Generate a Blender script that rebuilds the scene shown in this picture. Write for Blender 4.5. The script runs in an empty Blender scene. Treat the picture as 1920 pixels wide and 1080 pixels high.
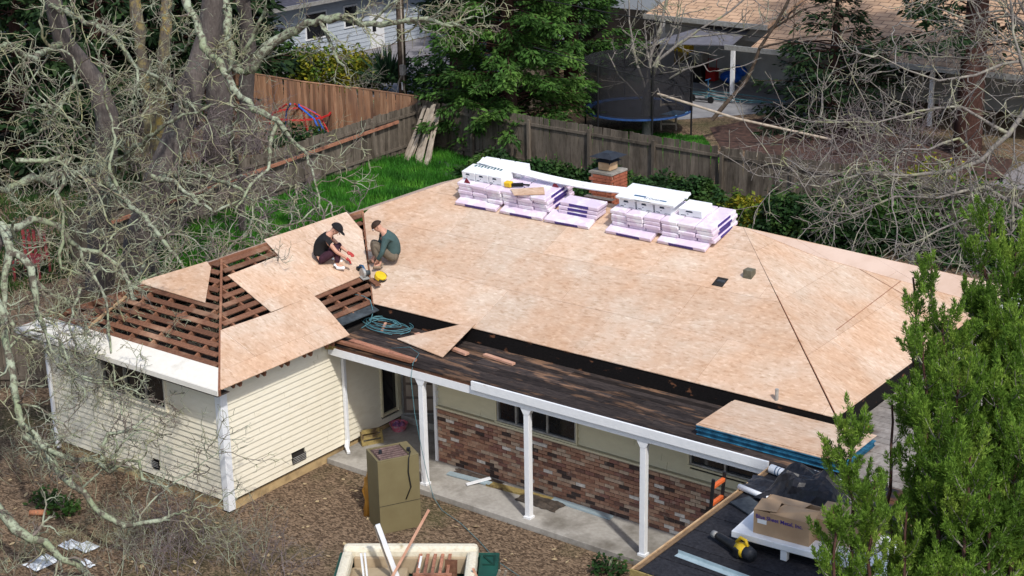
import bpy, math, random
import numpy as np
from mathutils import Vector, Matrix, noise
R = math.radians
random.seed(7); rng = np.random.default_rng(7)
scene = bpy.context.scene
col = scene.collection
# ------------------------------------------------------------------ camera
PITCH, ROLL, YAW, FPX = R(18.69079), R(-1.02476), R(-37.18247), 2949.18
CAM = Vector((20.1398, -17.7690, 13.2145))
_f = Vector((math.sin(YAW)*math.cos(PITCH), math.cos(YAW)*math.cos(PITCH), -math.sin(PITCH)))
_r0 = Vector((math.cos(YAW), -math.sin(YAW), 0)); _u0 = _r0.cross(_f)
_r = _r0*math.cos(ROLL) + _u0*math.sin(ROLL); _u = -_r0*math.sin(ROLL) + _u0*math.cos(ROLL)
cd = bpy.data.cameras.new('camera'); cam = bpy.data.objects.new('camera', cd); col.objects.link(cam)
cam.matrix_world = Matrix(((_r.x, _u.x, -_f.x, CAM.x), (_r.y, _u.y, -_f.y, CAM.y), (_r.z, _u.z, -_f.z, CAM.z), (0, 0, 0, 1)))
cd.sensor_width = 36; cd.lens = 36*FPX/1920; cd.clip_end = 1000; cd.clip_start = 0.3
scene.camera = cam
# ------------------------------------------------------------------ light
w = bpy.data.worlds.new('World'); scene.world = w; w.use_nodes = True
nt = w.node_tree; bg = nt.nodes['Background']
sk = nt.nodes.new('ShaderNodeTexSky'); sk.sky_type = 'NISHITA'; sk.sun_disc = False
SUN = Vector((.858, -.513, 1.175)).normalized()
sk.sun_elevation = math.asin(SUN.z); sk.sun_rotation = math.atan2(SUN.x, SUN.y)
sk.dust_density = 2.0; sk.air_density = 1.0; sk.ozone_density = 1.0
nt.links.new(sk.outputs[0], bg.inputs[0]); bg.inputs[1].default_value = 0.15
sl = bpy.data.lights.new('sun', 'SUN'); so = bpy.data.objects.new('sun', sl); col.objects.link(so)
sl.energy = 2.7; sl.angle = R(2.5); sl.color = (1, .96, .9)
so.rotation_euler = SUN.to_track_quat('Z', 'Y').to_euler(); so.location = (20, -20, 30)
scene.view_settings.view_transform = 'Standard'; scene.view_settings.look = 'None'
scene.view_settings.exposure = 0.22; scene.view_settings.gamma = 1
scene.render.resolution_x = 1024; scene.render.resolution_y = 576

# ------------------------------------------------------------------ surveying helpers: a sight line of the photograph meets a real plane
def ray(px, py):
    d = _f*FPX + _r*(px-960) - _u*(py-540); return d.normalized()
def atz(px, py, z): d = ray(px, py); return CAM + d*((z-CAM.z)/d.z)
def aty(px, py, y): d = ray(px, py); return CAM + d*((y-CAM.y)/d.y)
def atx(px, py, x): d = ray(px, py); return CAM + d*((x-CAM.x)/d.x)
def atd(px, py, dist): return CAM + ray(px, py)*dist
class Plane:
    def __init__(s, p, n): s.p = Vector(p); s.n = Vector(n).normalized()
    def hit(s, px, py):
        d = ray(px, py); return CAM + d*((s.p-CAM).dot(s.n)/d.dot(s.n))

# ------------------------------------------------------------------ materials
def new_mat(name):
    m = bpy.data.materials.new(name); m.use_nodes = True
    t = m.node_tree; b = t.nodes['Principled BSDF']; return m, t, b
def ramp(t, fac, stops):
    r = t.nodes.new('ShaderNodeValToRGB'); e = r.color_ramp.elements
    while len(e) < len(stops): e.new(.5)
    for i, (p, c) in enumerate(stops): e[i].position = p; e[i].color = (*c, 1)
    t.links.new(fac, r.inputs[0]); return r.outputs[0]
def tex(t, kind, scale, vec=None, stretch=(1, 1, 1), rot=(0, 0, 0), detail=4, rough=.6):
    n = t.nodes.new('ShaderNodeTexNoise' if kind == 'noise' else 'ShaderNodeTexVoronoi')
    n.inputs['Scale'].default_value = scale
    if kind == 'noise': n.inputs['Detail'].default_value = detail; n.inputs['Roughness'].default_value = rough
    mp = t.nodes.new('ShaderNodeMapping'); mp.inputs['Scale'].default_value = stretch; mp.inputs['Rotation'].default_value = rot
    t.links.new(vec, mp.inputs[0]); t.links.new(mp.outputs[0], n.inputs['Vector']); return n
def coords(t, kind='pos'):
    if kind == 'pos': return t.nodes.new('ShaderNodeNewGeometry').outputs['Position']
    return t.nodes.new('ShaderNodeTexCoord').outputs['Object']
def mix(t, fac, a, b, mode='MIX'):
    m = t.nodes.new('ShaderNodeMix'); m.data_type = 'RGBA'; m.blend_type = mode
    if isinstance(fac, (int, float)): m.inputs[0].default_value = fac
    else: t.links.new(fac, m.inputs[0])
    for s, v in ((6, a), (7, b)):
        if isinstance(v, tuple): m.inputs[s].default_value = (*v, 1)
        else: t.links.new(v, m.inputs[s])
    return m.outputs[2]
def bump(t, b, h, strength=.3, dist=.01):
    n = t.nodes.new('ShaderNodeBump'); n.inputs['Strength'].default_value = strength; n.inputs['Distance'].default_value = dist
    t.links.new(h, n.inputs['Height']); t.links.new(n.outputs[0], b.inputs['Normal'])
def vary(t, c, amt=.25):
    """each separate piece gets its own brightness"""
    oi = t.nodes.new('ShaderNodeObjectInfo'); hs = t.nodes.new('ShaderNodeHueSaturation')
    mr = t.nodes.new('ShaderNodeMapRange'); mr.inputs[3].default_value = 1-amt; mr.inputs[4].default_value = 1+amt
    t.links.new(oi.outputs['Random'], mr.inputs[0]); t.links.new(mr.outputs[0], hs.inputs['Value'])
    t.links.new(c, hs.inputs['Color']); return hs.outputs[0]
def simple(name, c1, c2=None, scale=6, rough=.8, stretch=(1, 1, 1), bmp=.2, var=0, metal=0, dist=.01, kind='pos', detail=6):
    m, t, b = new_mat(name)
    c2 = c2 or tuple(x*.75 for x in c1)
    n = tex(t, 'noise', scale, coords(t, kind), stretch, detail=detail)
    c = ramp(t, n.outputs[0], [(.35, c2), (.65, c1)])
    if var: c = vary(t, c, var)
    t.links.new(c, b.inputs['Base Color']); b.inputs['Roughness'].default_value = rough; b.inputs['Metallic'].default_value = metal
    b.inputs['Specular IOR Level'].default_value = .25
    if bmp: bump(t, b, n.outputs[0], bmp, dist)
    return m
def osb_mat(name, tint=(1, 1, 1)):
    m, t, b = new_mat(name); p = coords(t)
    wp = tex(t, 'noise', 2.5, p, detail=2)
    pv = t.nodes.new('ShaderNodeMix'); pv.data_type = 'VECTOR'; pv.inputs[0].default_value = .06
    t.links.new(p, pv.inputs[4]); t.links.new(wp.outputs['Color'], pv.inputs[5]); pw = pv.outputs[1]
    cols = []
    for k, (st, ro) in enumerate((((1, 2.6, 2), .25), ((1, 2.6, 2), -.75), ((1, 2.4, 2), 1.25))):
        v = tex(t, 'voronoi', 9+2*k, pw, st, (0, 0, ro)); v.inputs['Randomness'].default_value = 1
        s = t.nodes.new('ShaderNodeSeparateColor'); t.links.new(v.outputs['Color'], s.inputs[0]); cols.append(s.outputs[0])
    big = tex(t, 'noise', .62, p, detail=4, rough=.6); mid = tex(t, 'noise', 2.6, p, (1, 1.6, 1), detail=5)
    fine = tex(t, 'noise', 26, p, (1, 3, 2), detail=4)
    add = t.nodes.new('ShaderNodeMath'); add.operation = 'ADD'; t.links.new(cols[0], add.inputs[0]); t.links.new(cols[1], add.inputs[1])
    ad2 = t.nodes.new('ShaderNodeMath'); ad2.operation = 'ADD'; t.links.new(add.outputs[0], ad2.inputs[0]); t.links.new(cols[2], ad2.inputs[1])
    dv = t.nodes.new('ShaderNodeMath'); dv.operation = 'MULTIPLY'; dv.inputs[1].default_value = .333; t.links.new(ad2.outputs[0], dv.inputs[0])
    T = lambda c: tuple(a*b for a, b in zip(c, tint))
    c = ramp(t, dv.outputs[0], [(.10, T((.46, .33, .235))), (.34, T((.565, .43, .33))), (.64, T((.60, .47, .37))), (.90, T((.69, .57, .46)))])
    o = ramp(t, big.outputs[0], [(.38, (.96, .80, .67)), (.51, (1, .93, .87)), (.63, (1.02, 1.05, 1.06))])
    c = mix(t, .85, c, o, 'MULTIPLY')
    o2 = ramp(t, mid.outputs[0], [(.3, (.90, .86, .81)), (.65, (1.04, 1.03, 1.02))]); c = mix(t, .8, c, o2, 'MULTIPLY')
    o3 = ramp(t, fine.outputs[0], [(.28, (.6, .5, .42)), (.4, (1, 1, 1))]); c = mix(t, .5, c, o3, 'MULTIPLY')
    c = vary(t, c, .07)
    t.links.new(c, b.inputs['Base Color']); b.inputs['Roughness'].default_value = .75; b.inputs['Specular IOR Level'].default_value = .2
    bump(t, b, dv.outputs[0], .15, .003)
    return m
def patchy(name, c1, c2, c3, scale, stretch=(1, 1, 1), rough=.85, th=(.5, .62), fine=20, var=0):
    m, t, b = new_mat(name); p = coords(t)
    n = tex(t, 'noise', scale, p, stretch, detail=8, rough=.65); f = tex(t, 'noise', fine, p, stretch, detail=5)
    c = ramp(t, f.outputs[0], [(.3, c1), (.7, c2)]); k = ramp(t, n.outputs[0], [(th[0], (0, 0, 0)), (th[1], (1, 1, 1))])
    c = mix(t, k, c, c3)
    if var: c = vary(t, c, var)
    t.links.new(c, b.inputs['Base Color']); b.inputs['Roughness'].default_value = rough; b.inputs['Specular IOR Level'].default_value = .25
    bump(t, b, f.outputs[0], .4, .01); return m
def leafmat(name, cs, scale=3, transl=.25, rough=.6):
    m, t, b = new_mat(name); n = tex(t, 'noise', scale, coords(t), detail=3)
    wn = t.nodes.new('ShaderNodeNewGeometry').outputs['Random Per Island']
    c = ramp(t, n.outputs[0], [(.35, cs[0]), (.5, cs[1]), (.68, cs[2])])
    hs = t.nodes.new('ShaderNodeHueSaturation'); mr = t.nodes.new('ShaderNodeMapRange'); mr.inputs[3].default_value = .6; mr.inputs[4].default_value = 1.45
    t.links.new(wn, mr.inputs[0]); t.links.new(mr.outputs[0], hs.inputs['Value']); t.links.new(c, hs.inputs['Color']); c = hs.outputs[0]
    t.links.new(c, b.inputs['Base Color']); b.inputs['Roughness'].default_value = rough; b.inputs['Specular IOR Level'].default_value = .2
    tr = t.nodes.new('ShaderNodeBsdfTranslucent'); t.links.new(c, tr.inputs[0]); ms = t.nodes.new('ShaderNodeMixShader'); ms.inputs[0].default_value = transl
    t.links.new(b.outputs[0], ms.inputs[1]); t.links.new(tr.outputs[0], ms.inputs[2])
    t.links.new(ms.outputs[0], t.nodes['Material Output'].inputs[0]); return m
def bark(name, base, lich, lich2, th=.5, scale=3):
    m, t, b = new_mat(name); p = coords(t)
    n = tex(t, 'noise', scale, p, detail=6, rough=.7); f = tex(t, 'noise', 18, p, (1, 1, .35), detail=5); g = tex(t, 'noise', 1.3, p)
    c = ramp(t, f.outputs[0], [(.3, tuple(x*.5 for x in base)), (.7, base)])
    k = ramp(t, n.outputs[0], [(th, (0, 0, 0)), (th+.12, (1, 1, 1))]); l = ramp(t, g.outputs[0], [(.4, lich), (.6, lich2)])
    c = mix(t, k, c, l); t.links.new(c, b.inputs['Base Color']); b.inputs['Roughness'].default_value = .95; b.inputs['Specular IOR Level'].default_value = .1
    bump(t, b, f.outputs[0], .6, .02); return m
M = {}
M['osb'] = osb_mat('osb'); M['osb_pale'] = osb_mat('osb_pale', (1.02, 1.0, 1.0))
M['ply'] = simple('plywood', (.62, .47, .38), (.52, .37, .28), 2, .7, (1, .3, 1), .05)
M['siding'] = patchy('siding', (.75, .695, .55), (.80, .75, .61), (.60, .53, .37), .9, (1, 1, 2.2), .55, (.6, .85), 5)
M['shaded_siding'] = patchy('siding_shade', (.62, .56, .38), (.67, .61, .42), (.54, .48, .33), 1.2, (1, 1, 2), .55, (.58, .8), 5)  # same siding under the porch, its shade put into the darker colour
M['white'] = patchy('white_paint', (.76, .78, .80), (.83, .84, .85), (.52, .48, .42), 2.2, (1, 1, 1), .5, (.64, .76), 9)
M['cream'] = patchy('cream_board', (.70, .67, .60), (.78, .75, .68), (.50, .46, .38), 1.5, (1, 1, 1), .6, (.60, .8), 9)
M['found'] = patchy('foundation', (.42, .30, .15), (.52, .38, .20), (.20, .14, .08), 1.6, (1, 1, 1), .9, (.5, .7), 9)
M['concrete'] = patchy('concrete', (.33, .31, .28), (.42, .40, .36), (.17, .155, .13), .9, (1, 1, 1), .9, (.46, .66), 14)
M['oldwood'] = patchy('old_roof_board', (.115, .05, .03), (.20, .095, .055), (.31, .185, .12), 1.3, (1, 1, 1), .85, (.52, .7), 22, .28)
M['rafter'] = patchy('rafter', (.16, .07, .04), (.26, .12, .07), (.36, .2, .12), 1.3, (1, 1, 1), .85, (.55, .7), 22, .2)
M['redboard'] = patchy('red_board', (.30, .12, .07), (.45, .22, .14), (.15, .07, .05), 2.5, (1, 1, 1), .8, (.5, .65), 22, .15)
M['tar'] = patchy('tar', (.006, .0055, .0055), (.014, .012, .012), (.17, .075, .04), 2.3, (1, 1, 2.5), .8, (.60, .64), 25)
M['lowroof'] = patchy('low_roof_boards', (.018, .015, .015), (.06, .047, .042), (.18, .105, .065), 2.6, (.4, 2.2, 1), .8, (.53, .62), 14, .45)
M['greyroof'] = patchy('grey_roof_boards', (.20, .175, .155), (.33, .30, .27), (.10, .07, .055), 1.3, (1, .5, 1), .85, (.55, .68), 14, .2)
M['felt'] = patchy('roof_felt', (.014, .014, .017), (.036, .036, .042), (.115, .055, .03), .9, (1, 1, 1), .75, (.60, .70), 22, .12)
M['wood'] = simple('raw_wood', (.55, .38, .22), (.40, .25, .13), 8, .8, (1, 1, 1), .1, .15)
M['pinkwood'] = simple('pink_wood', (.62, .36, .25), (.48, .25, .17), 8, .8, (1, 1, 1), .1, .1)
M['rotwood'] = patchy('rotten_wood', (.22, .16, .06), (.35, .27, .10), (.08, .05, .03), 4, (1, 1, 1), .9)
M['greywood'] = patchy('weathered_fence', (.098, .080, .062), (.165, .138, .11), (.05, .04, .03), 2.0, (1.5, 1.5, .4), .9, (.5, .7), 9, .28)
M['newwood'] = patchy('stained_fence', (.27, .13, .07), (.42, .25, .15), (.13, .065, .045), 1.0, (1.3, 1, .25), .85, (.48, .62), 8, .38)
M['palewood'] = simple('pale_weathered', (.42, .36, .29), (.27, .22, .17), 6, .9, (1, 1, .3), .2, .25)
M['glass'] = simple('window_glass', (.02, .022, .025), (.012, .012, .014), 3, .08, bmp=0); M['glass'].node_tree.nodes['Principled BSDF'].inputs['Specular IOR Level'].default_value = .5
M['alu'] = simple('aluminium', (.45, .45, .43), (.3, .29, .27), 9, .45, bmp=0, metal=.3)
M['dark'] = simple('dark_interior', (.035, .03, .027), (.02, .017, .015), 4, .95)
M['grime'] = simple('attic_dust', (.09, .07, .06), (.03, .025, .02), 5, .95)
M['door'] = simple('door_paint', (.20, .155, .125), (.14, .105, .085), 4, .6)
M['mortar'] = simple('mortar', (.46, .35, .26), (.33, .24, .18), 12, .95)
def brickmat():
    m, t, b = new_mat('used_brick'); oi = t.nodes.new('ShaderNodeObjectInfo').outputs['Random']
    rp = t.nodes.new('ShaderNodeValToRGB'); rp.color_ramp.interpolation = 'CONSTANT'; e = rp.color_ramp.elements
    st = [(0, (.06, .038, .032)), (.10, (.17, .085, .062)), (.20, (.31, .15, .095)), (.36, (.38, .205, .13)), (.54, (.45, .27, .175)), (.70, (.48, .35, .25)), (.86, (.26, .12, .09)), (.945, (.68, .62, .55))]
    while len(e) < len(st): e.new(.5)
    for i, (p, c) in enumerate(st): e[i].position = p; e[i].color = (*c, 1)
    t.links.new(oi, rp.inputs[0]); n = tex(t, 'noise', 16, coords(t), detail=5)
    c = mix(t, .7, rp.outputs[0], ramp(t, n.outputs[0], [(.3, (.6, .6, .6)), (.7, (1.25, 1.25, 1.25))]), 'MULTIPLY')
    s = tex(t, 'noise', 5, coords(t), detail=5); k = ramp(t, s.outputs[0], [(.60, (0, 0, 0)), (.72, (.6, .6, .6))]); c = mix(t, k, c, (.42, .33, .26))
    t.links.new(c, b.inputs['Base Color']); b.inputs['Roughness'].default_value = .9; bump(t, b, n.outputs[0], .3, .004); return m
M['brick'] = brickmat()
M['redbrick'] = patchy('chimney_brick', (.25, .075, .04), (.38, .13, .075), (.16, .05, .03), 4, rough=.9, th=(.5, .7), fine=25)
M['flue'] = simple('flue_tile', (.52, .36, .22), (.40, .26, .15), 6)
M['blackmetal'] = simple('black_metal', (.03, .034, .042), (.02, .022, .028), 6, .5, bmp=0)
M['pinkwrap'] = patchy('bundle_wrap', (.66, .54, .67), (.74, .64, .75), (.80, .77, .82), 3, rough=.35, th=(.5, .6), fine=7)
M['purple'] = simple('purple_print', (.07, .045, .25), (.05, .03, .19), 18, .4, bmp=0)
M['boxwhite'] = simple('white_carton', (.80, .82, .84), (.72, .74, .77), 5, .55, bmp=0)
M['print'] = simple('carton_print', (.03, .05, .09), (.02, .03, .05), 18, .6, bmp=0)
M['green_print'] = simple('teal_print', (.03, .13, .13), (.02, .07, .09), 18, .6, bmp=0)
M['red'] = simple('red_paint', (.50, .03, .03), (.38, .02, .02), 9, .5, bmp=0)
M['orange'] = simple('orange_paint', (.75, .16, .04), (.6, .12, .03), 9, .5, bmp=0)
M['yellow'] = simple('yellow_plastic', (.78, .52, .03), (.65, .42, .02), 9, .4, bmp=0)
M['black'] = simple('black_plastic', (.018, .018, .02), (.012, .012, .013), 9, .4, bmp=0)
M['blacksheet'] = patchy('black_sheet', (.012, .012, .014), (.03, .03, .036), (.07, .07, .08), 4, rough=.35, th=(.55, .75))
M['slate'] = simple('slate_shingle', (.06, .07, .08), (.035, .042, .05), 12, .8)
M['blue'] = simple('blue_paint', (.02, .10, .22), (.015, .07, .15), 12, .5, bmp=0)
M['bluesheet'] = simple('blue_panel_edge', (.035, .19, .32), (.015, .07, .13), 9, .6, (1, 1, 1), .05, .75)
M['brightblue'] = simple('bright_blue', (.02, .14, .65), (.01, .08, .42), 5, .45, bmp=0)
M['padblue'] = simple('pad_blue', (.035, .09, .26), (.02, .055, .16), 3, .5, bmp=0)
M['lightblue'] = simple('light_blue', (.22, .47, .72), (.16, .36, .6), 3, .5, bmp=0)
M['galv'] = simple('galvanised', (.42, .52, .56), (.33, .42, .46), 6, .5, bmp=0, metal=.2)
M['slatecap'] = simple('blue_grey_flashing', (.075, .09, .10), (.03, .036, .04), 6, .6, bmp=0)
M['card'] = simple('cardboard', (.42, .29, .18), (.36, .24, .145), 3, .85, bmp=.05)
M['olive'] = simple('olive_metal', (.185, .155, .08), (.165, .135, .068), 3, .55, bmp=0)
M['amber'] = simple('amber_tarp', (.60, .30, .05), (.42, .19, .03), 4, .6, bmp=.3)
M['foam'] = patchy('sofa_foam', (.62, .56, .42), (.75, .71, .58), (.40, .33, .2), 5, rough=.9, th=(.58, .72))
M['greenpl'] = simple('green_plastic', (.015, .085, .06), (.01, .05, .038), 4, .45, bmp=0)
M['hose'] = simple('hose', (.10, .24, .27), (.06, .16, .19), 9, .45, bmp=0)
M['cord'] = simple('cord', (.02, .02, .02), (.012, .012, .012), 9, .5, bmp=0)
M['skin'] = simple('skin', (.58, .33, .24), (.50, .27, .19), 30, .55, bmp=0)
M['tee'] = simple('black_cotton', (.016, .016, .018), (.010, .010, .012), 12, .9)
M['maroon'] = simple('maroon_cotton', (.055, .022, .035), (.032, .013, .022), 12, .9)
M['teal'] = simple('green_sweatshirt', (.060, .105, .105), (.045, .080, .080), 9, .9)
M['khaki'] = simple('khaki_cotton', (.165, .135, .10), (.12, .097, .072), 12, .9)
M['hair'] = simple('brown_hair', (.05, .028, .018), (.025, .014, .01), 40, .7)
M['redglove'] = simple('red_glove', (.50, .07, .06), (.36, .04, .04), 12, .7)
M['shoe'] = simple('tan_shoe', (.30, .22, .15), (.2, .145, .10), 12, .7)
M['clay'] = simple('clay', (.50, .21, .11), (.4, .16, .08), 9, .8)
M['plastic_film'] = simple('white_film', (.72, .76, .80), (.5, .55, .62), 5, .3)
M['pink'] = patchy('pink_plastic', (.55, .10, .17), (.62, .18, .22), (.45, .38, .42), 14, rough=.5, th=(.5, .6))
for k_ in ('tar', 'felt', 'lowroof'): M[k_].node_tree.nodes['Principled BSDF'].inputs['Specular IOR Level'].default_value = .1
# ground and plants
def groundmat():
    m, t, b = new_mat('garden_soil'); p = coords(t)
    a = tex(t, 'noise', 9, p, detail=8, rough=.75); v = tex(t, 'voronoi', 22, p, (1, 1.7, 1)); bg_ = tex(t, 'noise', .35, p, detail=5)
    s = t.nodes.new('ShaderNodeSeparateColor'); t.links.new(v.outputs['Color'], s.inputs[0])
    c = ramp(t, s.outputs[0], [(.1, (.075, .052, .036)), (.5, (.165, .118, .080)), (.9, (.30, .22, .15))])
    c = mix(t, .6, c, ramp(t, a.outputs[0], [(.3, (.4, .36, .33)), (.7, (1.3, 1.25, 1.2))]), 'MULTIPLY')
    k = ramp(t, bg_.outputs[0], [(.5, (0, 0, 0)), (.66, (.55, .55, .55))]); c = mix(t, k, c, (.055, .075, .025))
    t.links.new(c, b.inputs['Base Color']); b.inputs['Roughness'].default_value = 1; b.inputs['Specular IOR Level'].default_value = .1
    bump(t, b, a.outputs[0], .8, .04); return m
M['soil'] = groundmat()
M['chip'] = simple('wood_chip', (.29, .21, .14), (.11, .078, .054), 30, .9, bmp=0)
M['lawn'] = simple('lawn_soil', (.045, .11, .02), (.02, .05, .012), 3, 1)
M['grass'] = leafmat('grass_blades', [(.025, .11, .012), (.05, .20, .02), (.11, .30, .03)], .8, .3)
M['ivy'] = leafmat('ivy', [(.012, .035, .010), (.025, .065, .016), (.06, .11, .022)], 1.2, .2)
M['redwood_leaf'] = leafmat('redwood_leaf', [(.028, .070, .014), (.055, .130, .024), (.11, .21, .04)], .9, .25)
M['conifer_leaf'] = leafmat('dark_conifer', [(.010, .024, .010), (.018, .042, .014), (.035, .065, .02)], .9, .2)
M['cypress_leaf'] = leafmat('juniper_leaf', [(.085, .165, .024), (.165, .285, .040), (.28, .39, .065)], 1.6, .42)
M['yellow_leaf'] = leafmat('yellow_leaf', [(.04, .10, .015), (.14, .18, .02), (.45, .36, .03)], 1.5, .3)
M['yucca_leaf'] = leafmat('yucca', [(.012, .03, .016), (.02, .05, .025), (.04, .08, .035)], 2, .1)
M['oakbark'] = bark('oak_bark', (.165, .14, .13), (.20, .185, .165), (.25, .25, .21), .56, 5)
M['lichen'] = bark('lichen_branch', (.14, .12, .095), (.24, .28, .17), (.34, .38, .28), .43, 7)
M['twig'] = bark('twig', (.23, .19, .165), (.36, .36, .19), (.31, .34, .25), .43, 2.6)
M['purpletwig'] = bark('purple_twig', (.22, .175, .18), (.27, .23, .22), (.28, .27, .22), .5, 2)
M['paletwig'] = bark('pale_twig', (.27, .245, .225), (.36, .35, .28), (.28, .29, .16), .5, 2)
M['redbark'] = bark('redwood_bark', (.075, .038, .03), (.10, .055, .045), (.07, .04, .035), .5)
M['yellowbark'] = bark('yellow_lichen_bark', (.16, .135, .11), (.27, .20, .06), (.25, .22, .13), .47, 4)
M['polewood'] = bark('pole_wood', (.14, .105, .08), (.20, .155, .12), (.12, .09, .07), .5)

# ------------------------------------------------------------------ mesh helpers
W = {}          # world origin of each parent
def tag(o, label=None, cat=None, group=None, kind=None):
    if label: o['label'] = label
    if cat: o['category'] = cat
    if group: o['group'] = group
    if kind: o['kind'] = kind
    return o
def empty(name, loc, label=None, cat=None, group=None, rot=0):
    o = bpy.data.objects.new(name, None); col.objects.link(o); o.location = loc; o.rotation_euler.z = rot; o.empty_display_size = .2
    W[o.name] = Matrix.Translation(Vector(loc)) @ Matrix.Rotation(rot, 4, 'Z'); tag(o, label, cat, group); return o
class MB:
    def __init__(s): s.v = []; s.f = []; s.mi = []
    def quadbox(s, c8, mi=0):
        b = len(s.v); s.v += [tuple(p) for p in c8]
        for q in ((0, 3, 2, 1), (4, 5, 6, 7), (0, 1, 5, 4), (1, 2, 6, 5), (2, 3, 7, 6), (3, 0, 4, 7)): s.f.append(tuple(b+i for i in q)); s.mi.append(mi)
        return s
    def box(s, a, b, mi=0):
        x0, y0, z0 = a; x1, y1, z1 = b
        if x0 > x1: x0, x1 = x1, x0
        if y0 > y1: y0, y1 = y1, y0
        if z0 > z1: z0, z1 = z1, z0
        return s.quadbox([(x0, y0, z0), (x1, y0, z0), (x1, y1, z0), (x0, y1, z0), (x0, y0, z1), (x1, y0, z1), (x1, y1, z1), (x0, y1, z1)], mi)
    def beam(s, p0, p1, w, h, up=(0, 0, 1), mi=0):
        p0 = Vector(p0); p1 = Vector(p1); d = (p1-p0).normalized(); up = Vector(up)
        sd = d.cross(up)
        if sd.length < 1e-4: sd = d.cross(Vector((1, 0, 0)))
        sd.normalize(); u = sd.cross(d).normalized(); a = sd*w/2; b = u*h/2
        return s.quadbox([p0-a-b, p0+a-b, p1+a-b, p1-a-b, p0-a+b, p0+a+b, p1+a+b, p1-a+b], mi)
    def prism(s, poly, off, mi=0):
        """poly (list of Vectors, one plane) extruded by vector off"""
        n = len(poly); b = len(s.v); off = Vector(off)
        s.v += [tuple(p) for p in poly] + [tuple(Vector(p)+off) for p in poly]
        s.f.append(tuple(range(b, b+n))); s.f.append(tuple(b+n+i for i in reversed(range(n)))); s.mi += [mi, mi]
        for i in range(n): j = (i+1) % n; s.f.append((b+j, b+i, b+n+i, b+n+j)); s.mi.append(mi)
        return s
    def tube(s, pts, rad, n=6, mi=0, caps=True):
        pts = [Vector(p) for p in pts]; m = len(pts)
        if not hasattr(rad, '__len__'): rad = [rad]*m
        b = len(s.v); ref = Vector((.31, .17, .93)).normalized()
        for i, p in enumerate(pts):
            d = (pts[min(i+1, m-1)]-pts[max(i-1, 0)])
            if d.length < 1e-6: d = Vector((0, 0, 1))
            d.normalize(); a = d.cross(ref)
            if a.length < .05: a = d.cross(Vector((1, 0, 0)))
            a.normalize(); c = d.cross(a)
            for k in range(n):
                t = 2*math.pi*k/n; s.v.append(tuple(p+(a*math.cos(t)+c*math.sin(t))*rad[i]))
        for i in range(m-1):
            for k in range(n):
                k2 = (k+1) % n; s.f.append((b+i*n+k, b+i*n+k2, b+(i+1)*n+k2, b+(i+1)*n+k)); s.mi.append(mi)
        if caps: s.f.append(tuple(b+k for k in reversed(range(n)))); s.f.append(tuple(b+(m-1)*n+k for k in range(n))); s.mi += [mi, mi]
        return s
    def ball(s, c, r, seg=10, rings=7, sc=(1, 1, 1), mi=0):
        b = len(s.v); c = Vector(c)
        for i in range(rings+1):
            ph = math.pi*i/rings
            for k in range(seg):
                t = 2*math.pi*k/seg; s.v.append((c.x+r*sc[0]*math.sin(ph)*math.cos(t), c.y+r*sc[1]*math.sin(ph)*math.sin(t), c.z+r*sc[2]*math.cos(ph)))
        for i in range(rings):
            for k in range(seg):
                k2 = (k+1) % seg; s.f.append((b+i*seg+k, b+(i+1)*seg+k, b+(i+1)*seg+k2, b+i*seg+k2)); s.mi.append(mi)
        return s
    def mesh(s, name, mats, inv=None):
        me = bpy.data.meshes.new(name)
        v = s.v if inv is None else [tuple(inv @ Vector(p)) for p in s.v]
        me.from_pydata(v, [], s.f)
        for m in (mats if isinstance(mats, (list, tuple)) else [mats]): me.materials.append(m)
        if len(me.materials) > 1: me.polygons.foreach_set('material_index', s.mi)
        return me
    def build(s, name, mats, parent=None, smooth=False, kind=None, bevel=0):
        inv = W[parent.name].inverted() if parent else None
        if parent is None:      # origin at the foot of the thing
            a = np.array(s.v); o0 = Vector(((a[:, 0].min()+a[:, 0].max())/2, (a[:, 1].min()+a[:, 1].max())/2, a[:, 2].min()))
            inv = Matrix.Translation(-o0)
        me = s.mesh(name, mats, inv)
        if smooth: me.polygons.foreach_set('use_smooth', [True]*len(me.polygons))
        o = bpy.data.objects.new(name, me); col.objects.link(o)
        if parent: o.parent = parent; W[o.name] = W[parent.name]
        else: o.location = o0; W[o.name] = Matrix.Translation(o0)
        if kind: o['kind'] = kind
        if bevel:
            bv = o.modifiers.new('bevel', 'BEVEL'); bv.width = bevel; bv.segments = 2; bv.limit_method = 'ANGLE'
        return o
def npmesh(name, verts, faces, mat, parent=None, kind=None, smooth=False):
    """numpy mesh, all faces the same size; verts in world coordinates"""
    verts = np.asarray(verts, dtype=np.float32).copy(); faces = np.asarray(faces, dtype=np.int32)
    if parent: verts -= np.array(W[parent.name].translation, dtype=np.float32)
    me = bpy.data.meshes.new(name); k = faces.shape[1]
    me.vertices.add(len(verts)); me.vertices.foreach_set('co', verts.ravel())
    me.loops.add(faces.size); me.loops.foreach_set('vertex_index', faces.ravel())
    me.polygons.add(len(faces)); me.polygons.foreach_set('loop_start', np.arange(0, faces.size, k, dtype=np.int32))
    me.polygons.foreach_set('loop_total', np.full(len(faces), k, dtype=np.int32))
    if smooth: me.polygons.foreach_set('use_smooth', np.ones(len(faces), dtype=bool))
    me.update(calc_edges=True); me.materials.append(mat)
    o = bpy.data.objects.new(name, me); col.objects.link(o)
    if parent: o.parent = parent; W[o.name] = W[parent.name]
    if kind: o['kind'] = kind
    return o
def piece(name, me, parent, world):
    """a further piece sharing mesh data; world = Matrix"""
    o = bpy.data.objects.new(name, me); col.objects.link(o); o.parent = parent
    o.matrix_local = W[parent.name].inverted() @ world; W[o.name] = W[parent.name] @ o.matrix_local; return o
def unit(mat, name='piece'):
    return MB().box((-.5, -.5, -.5), (.5, .5, .5)).mesh(name, mat)
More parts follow.
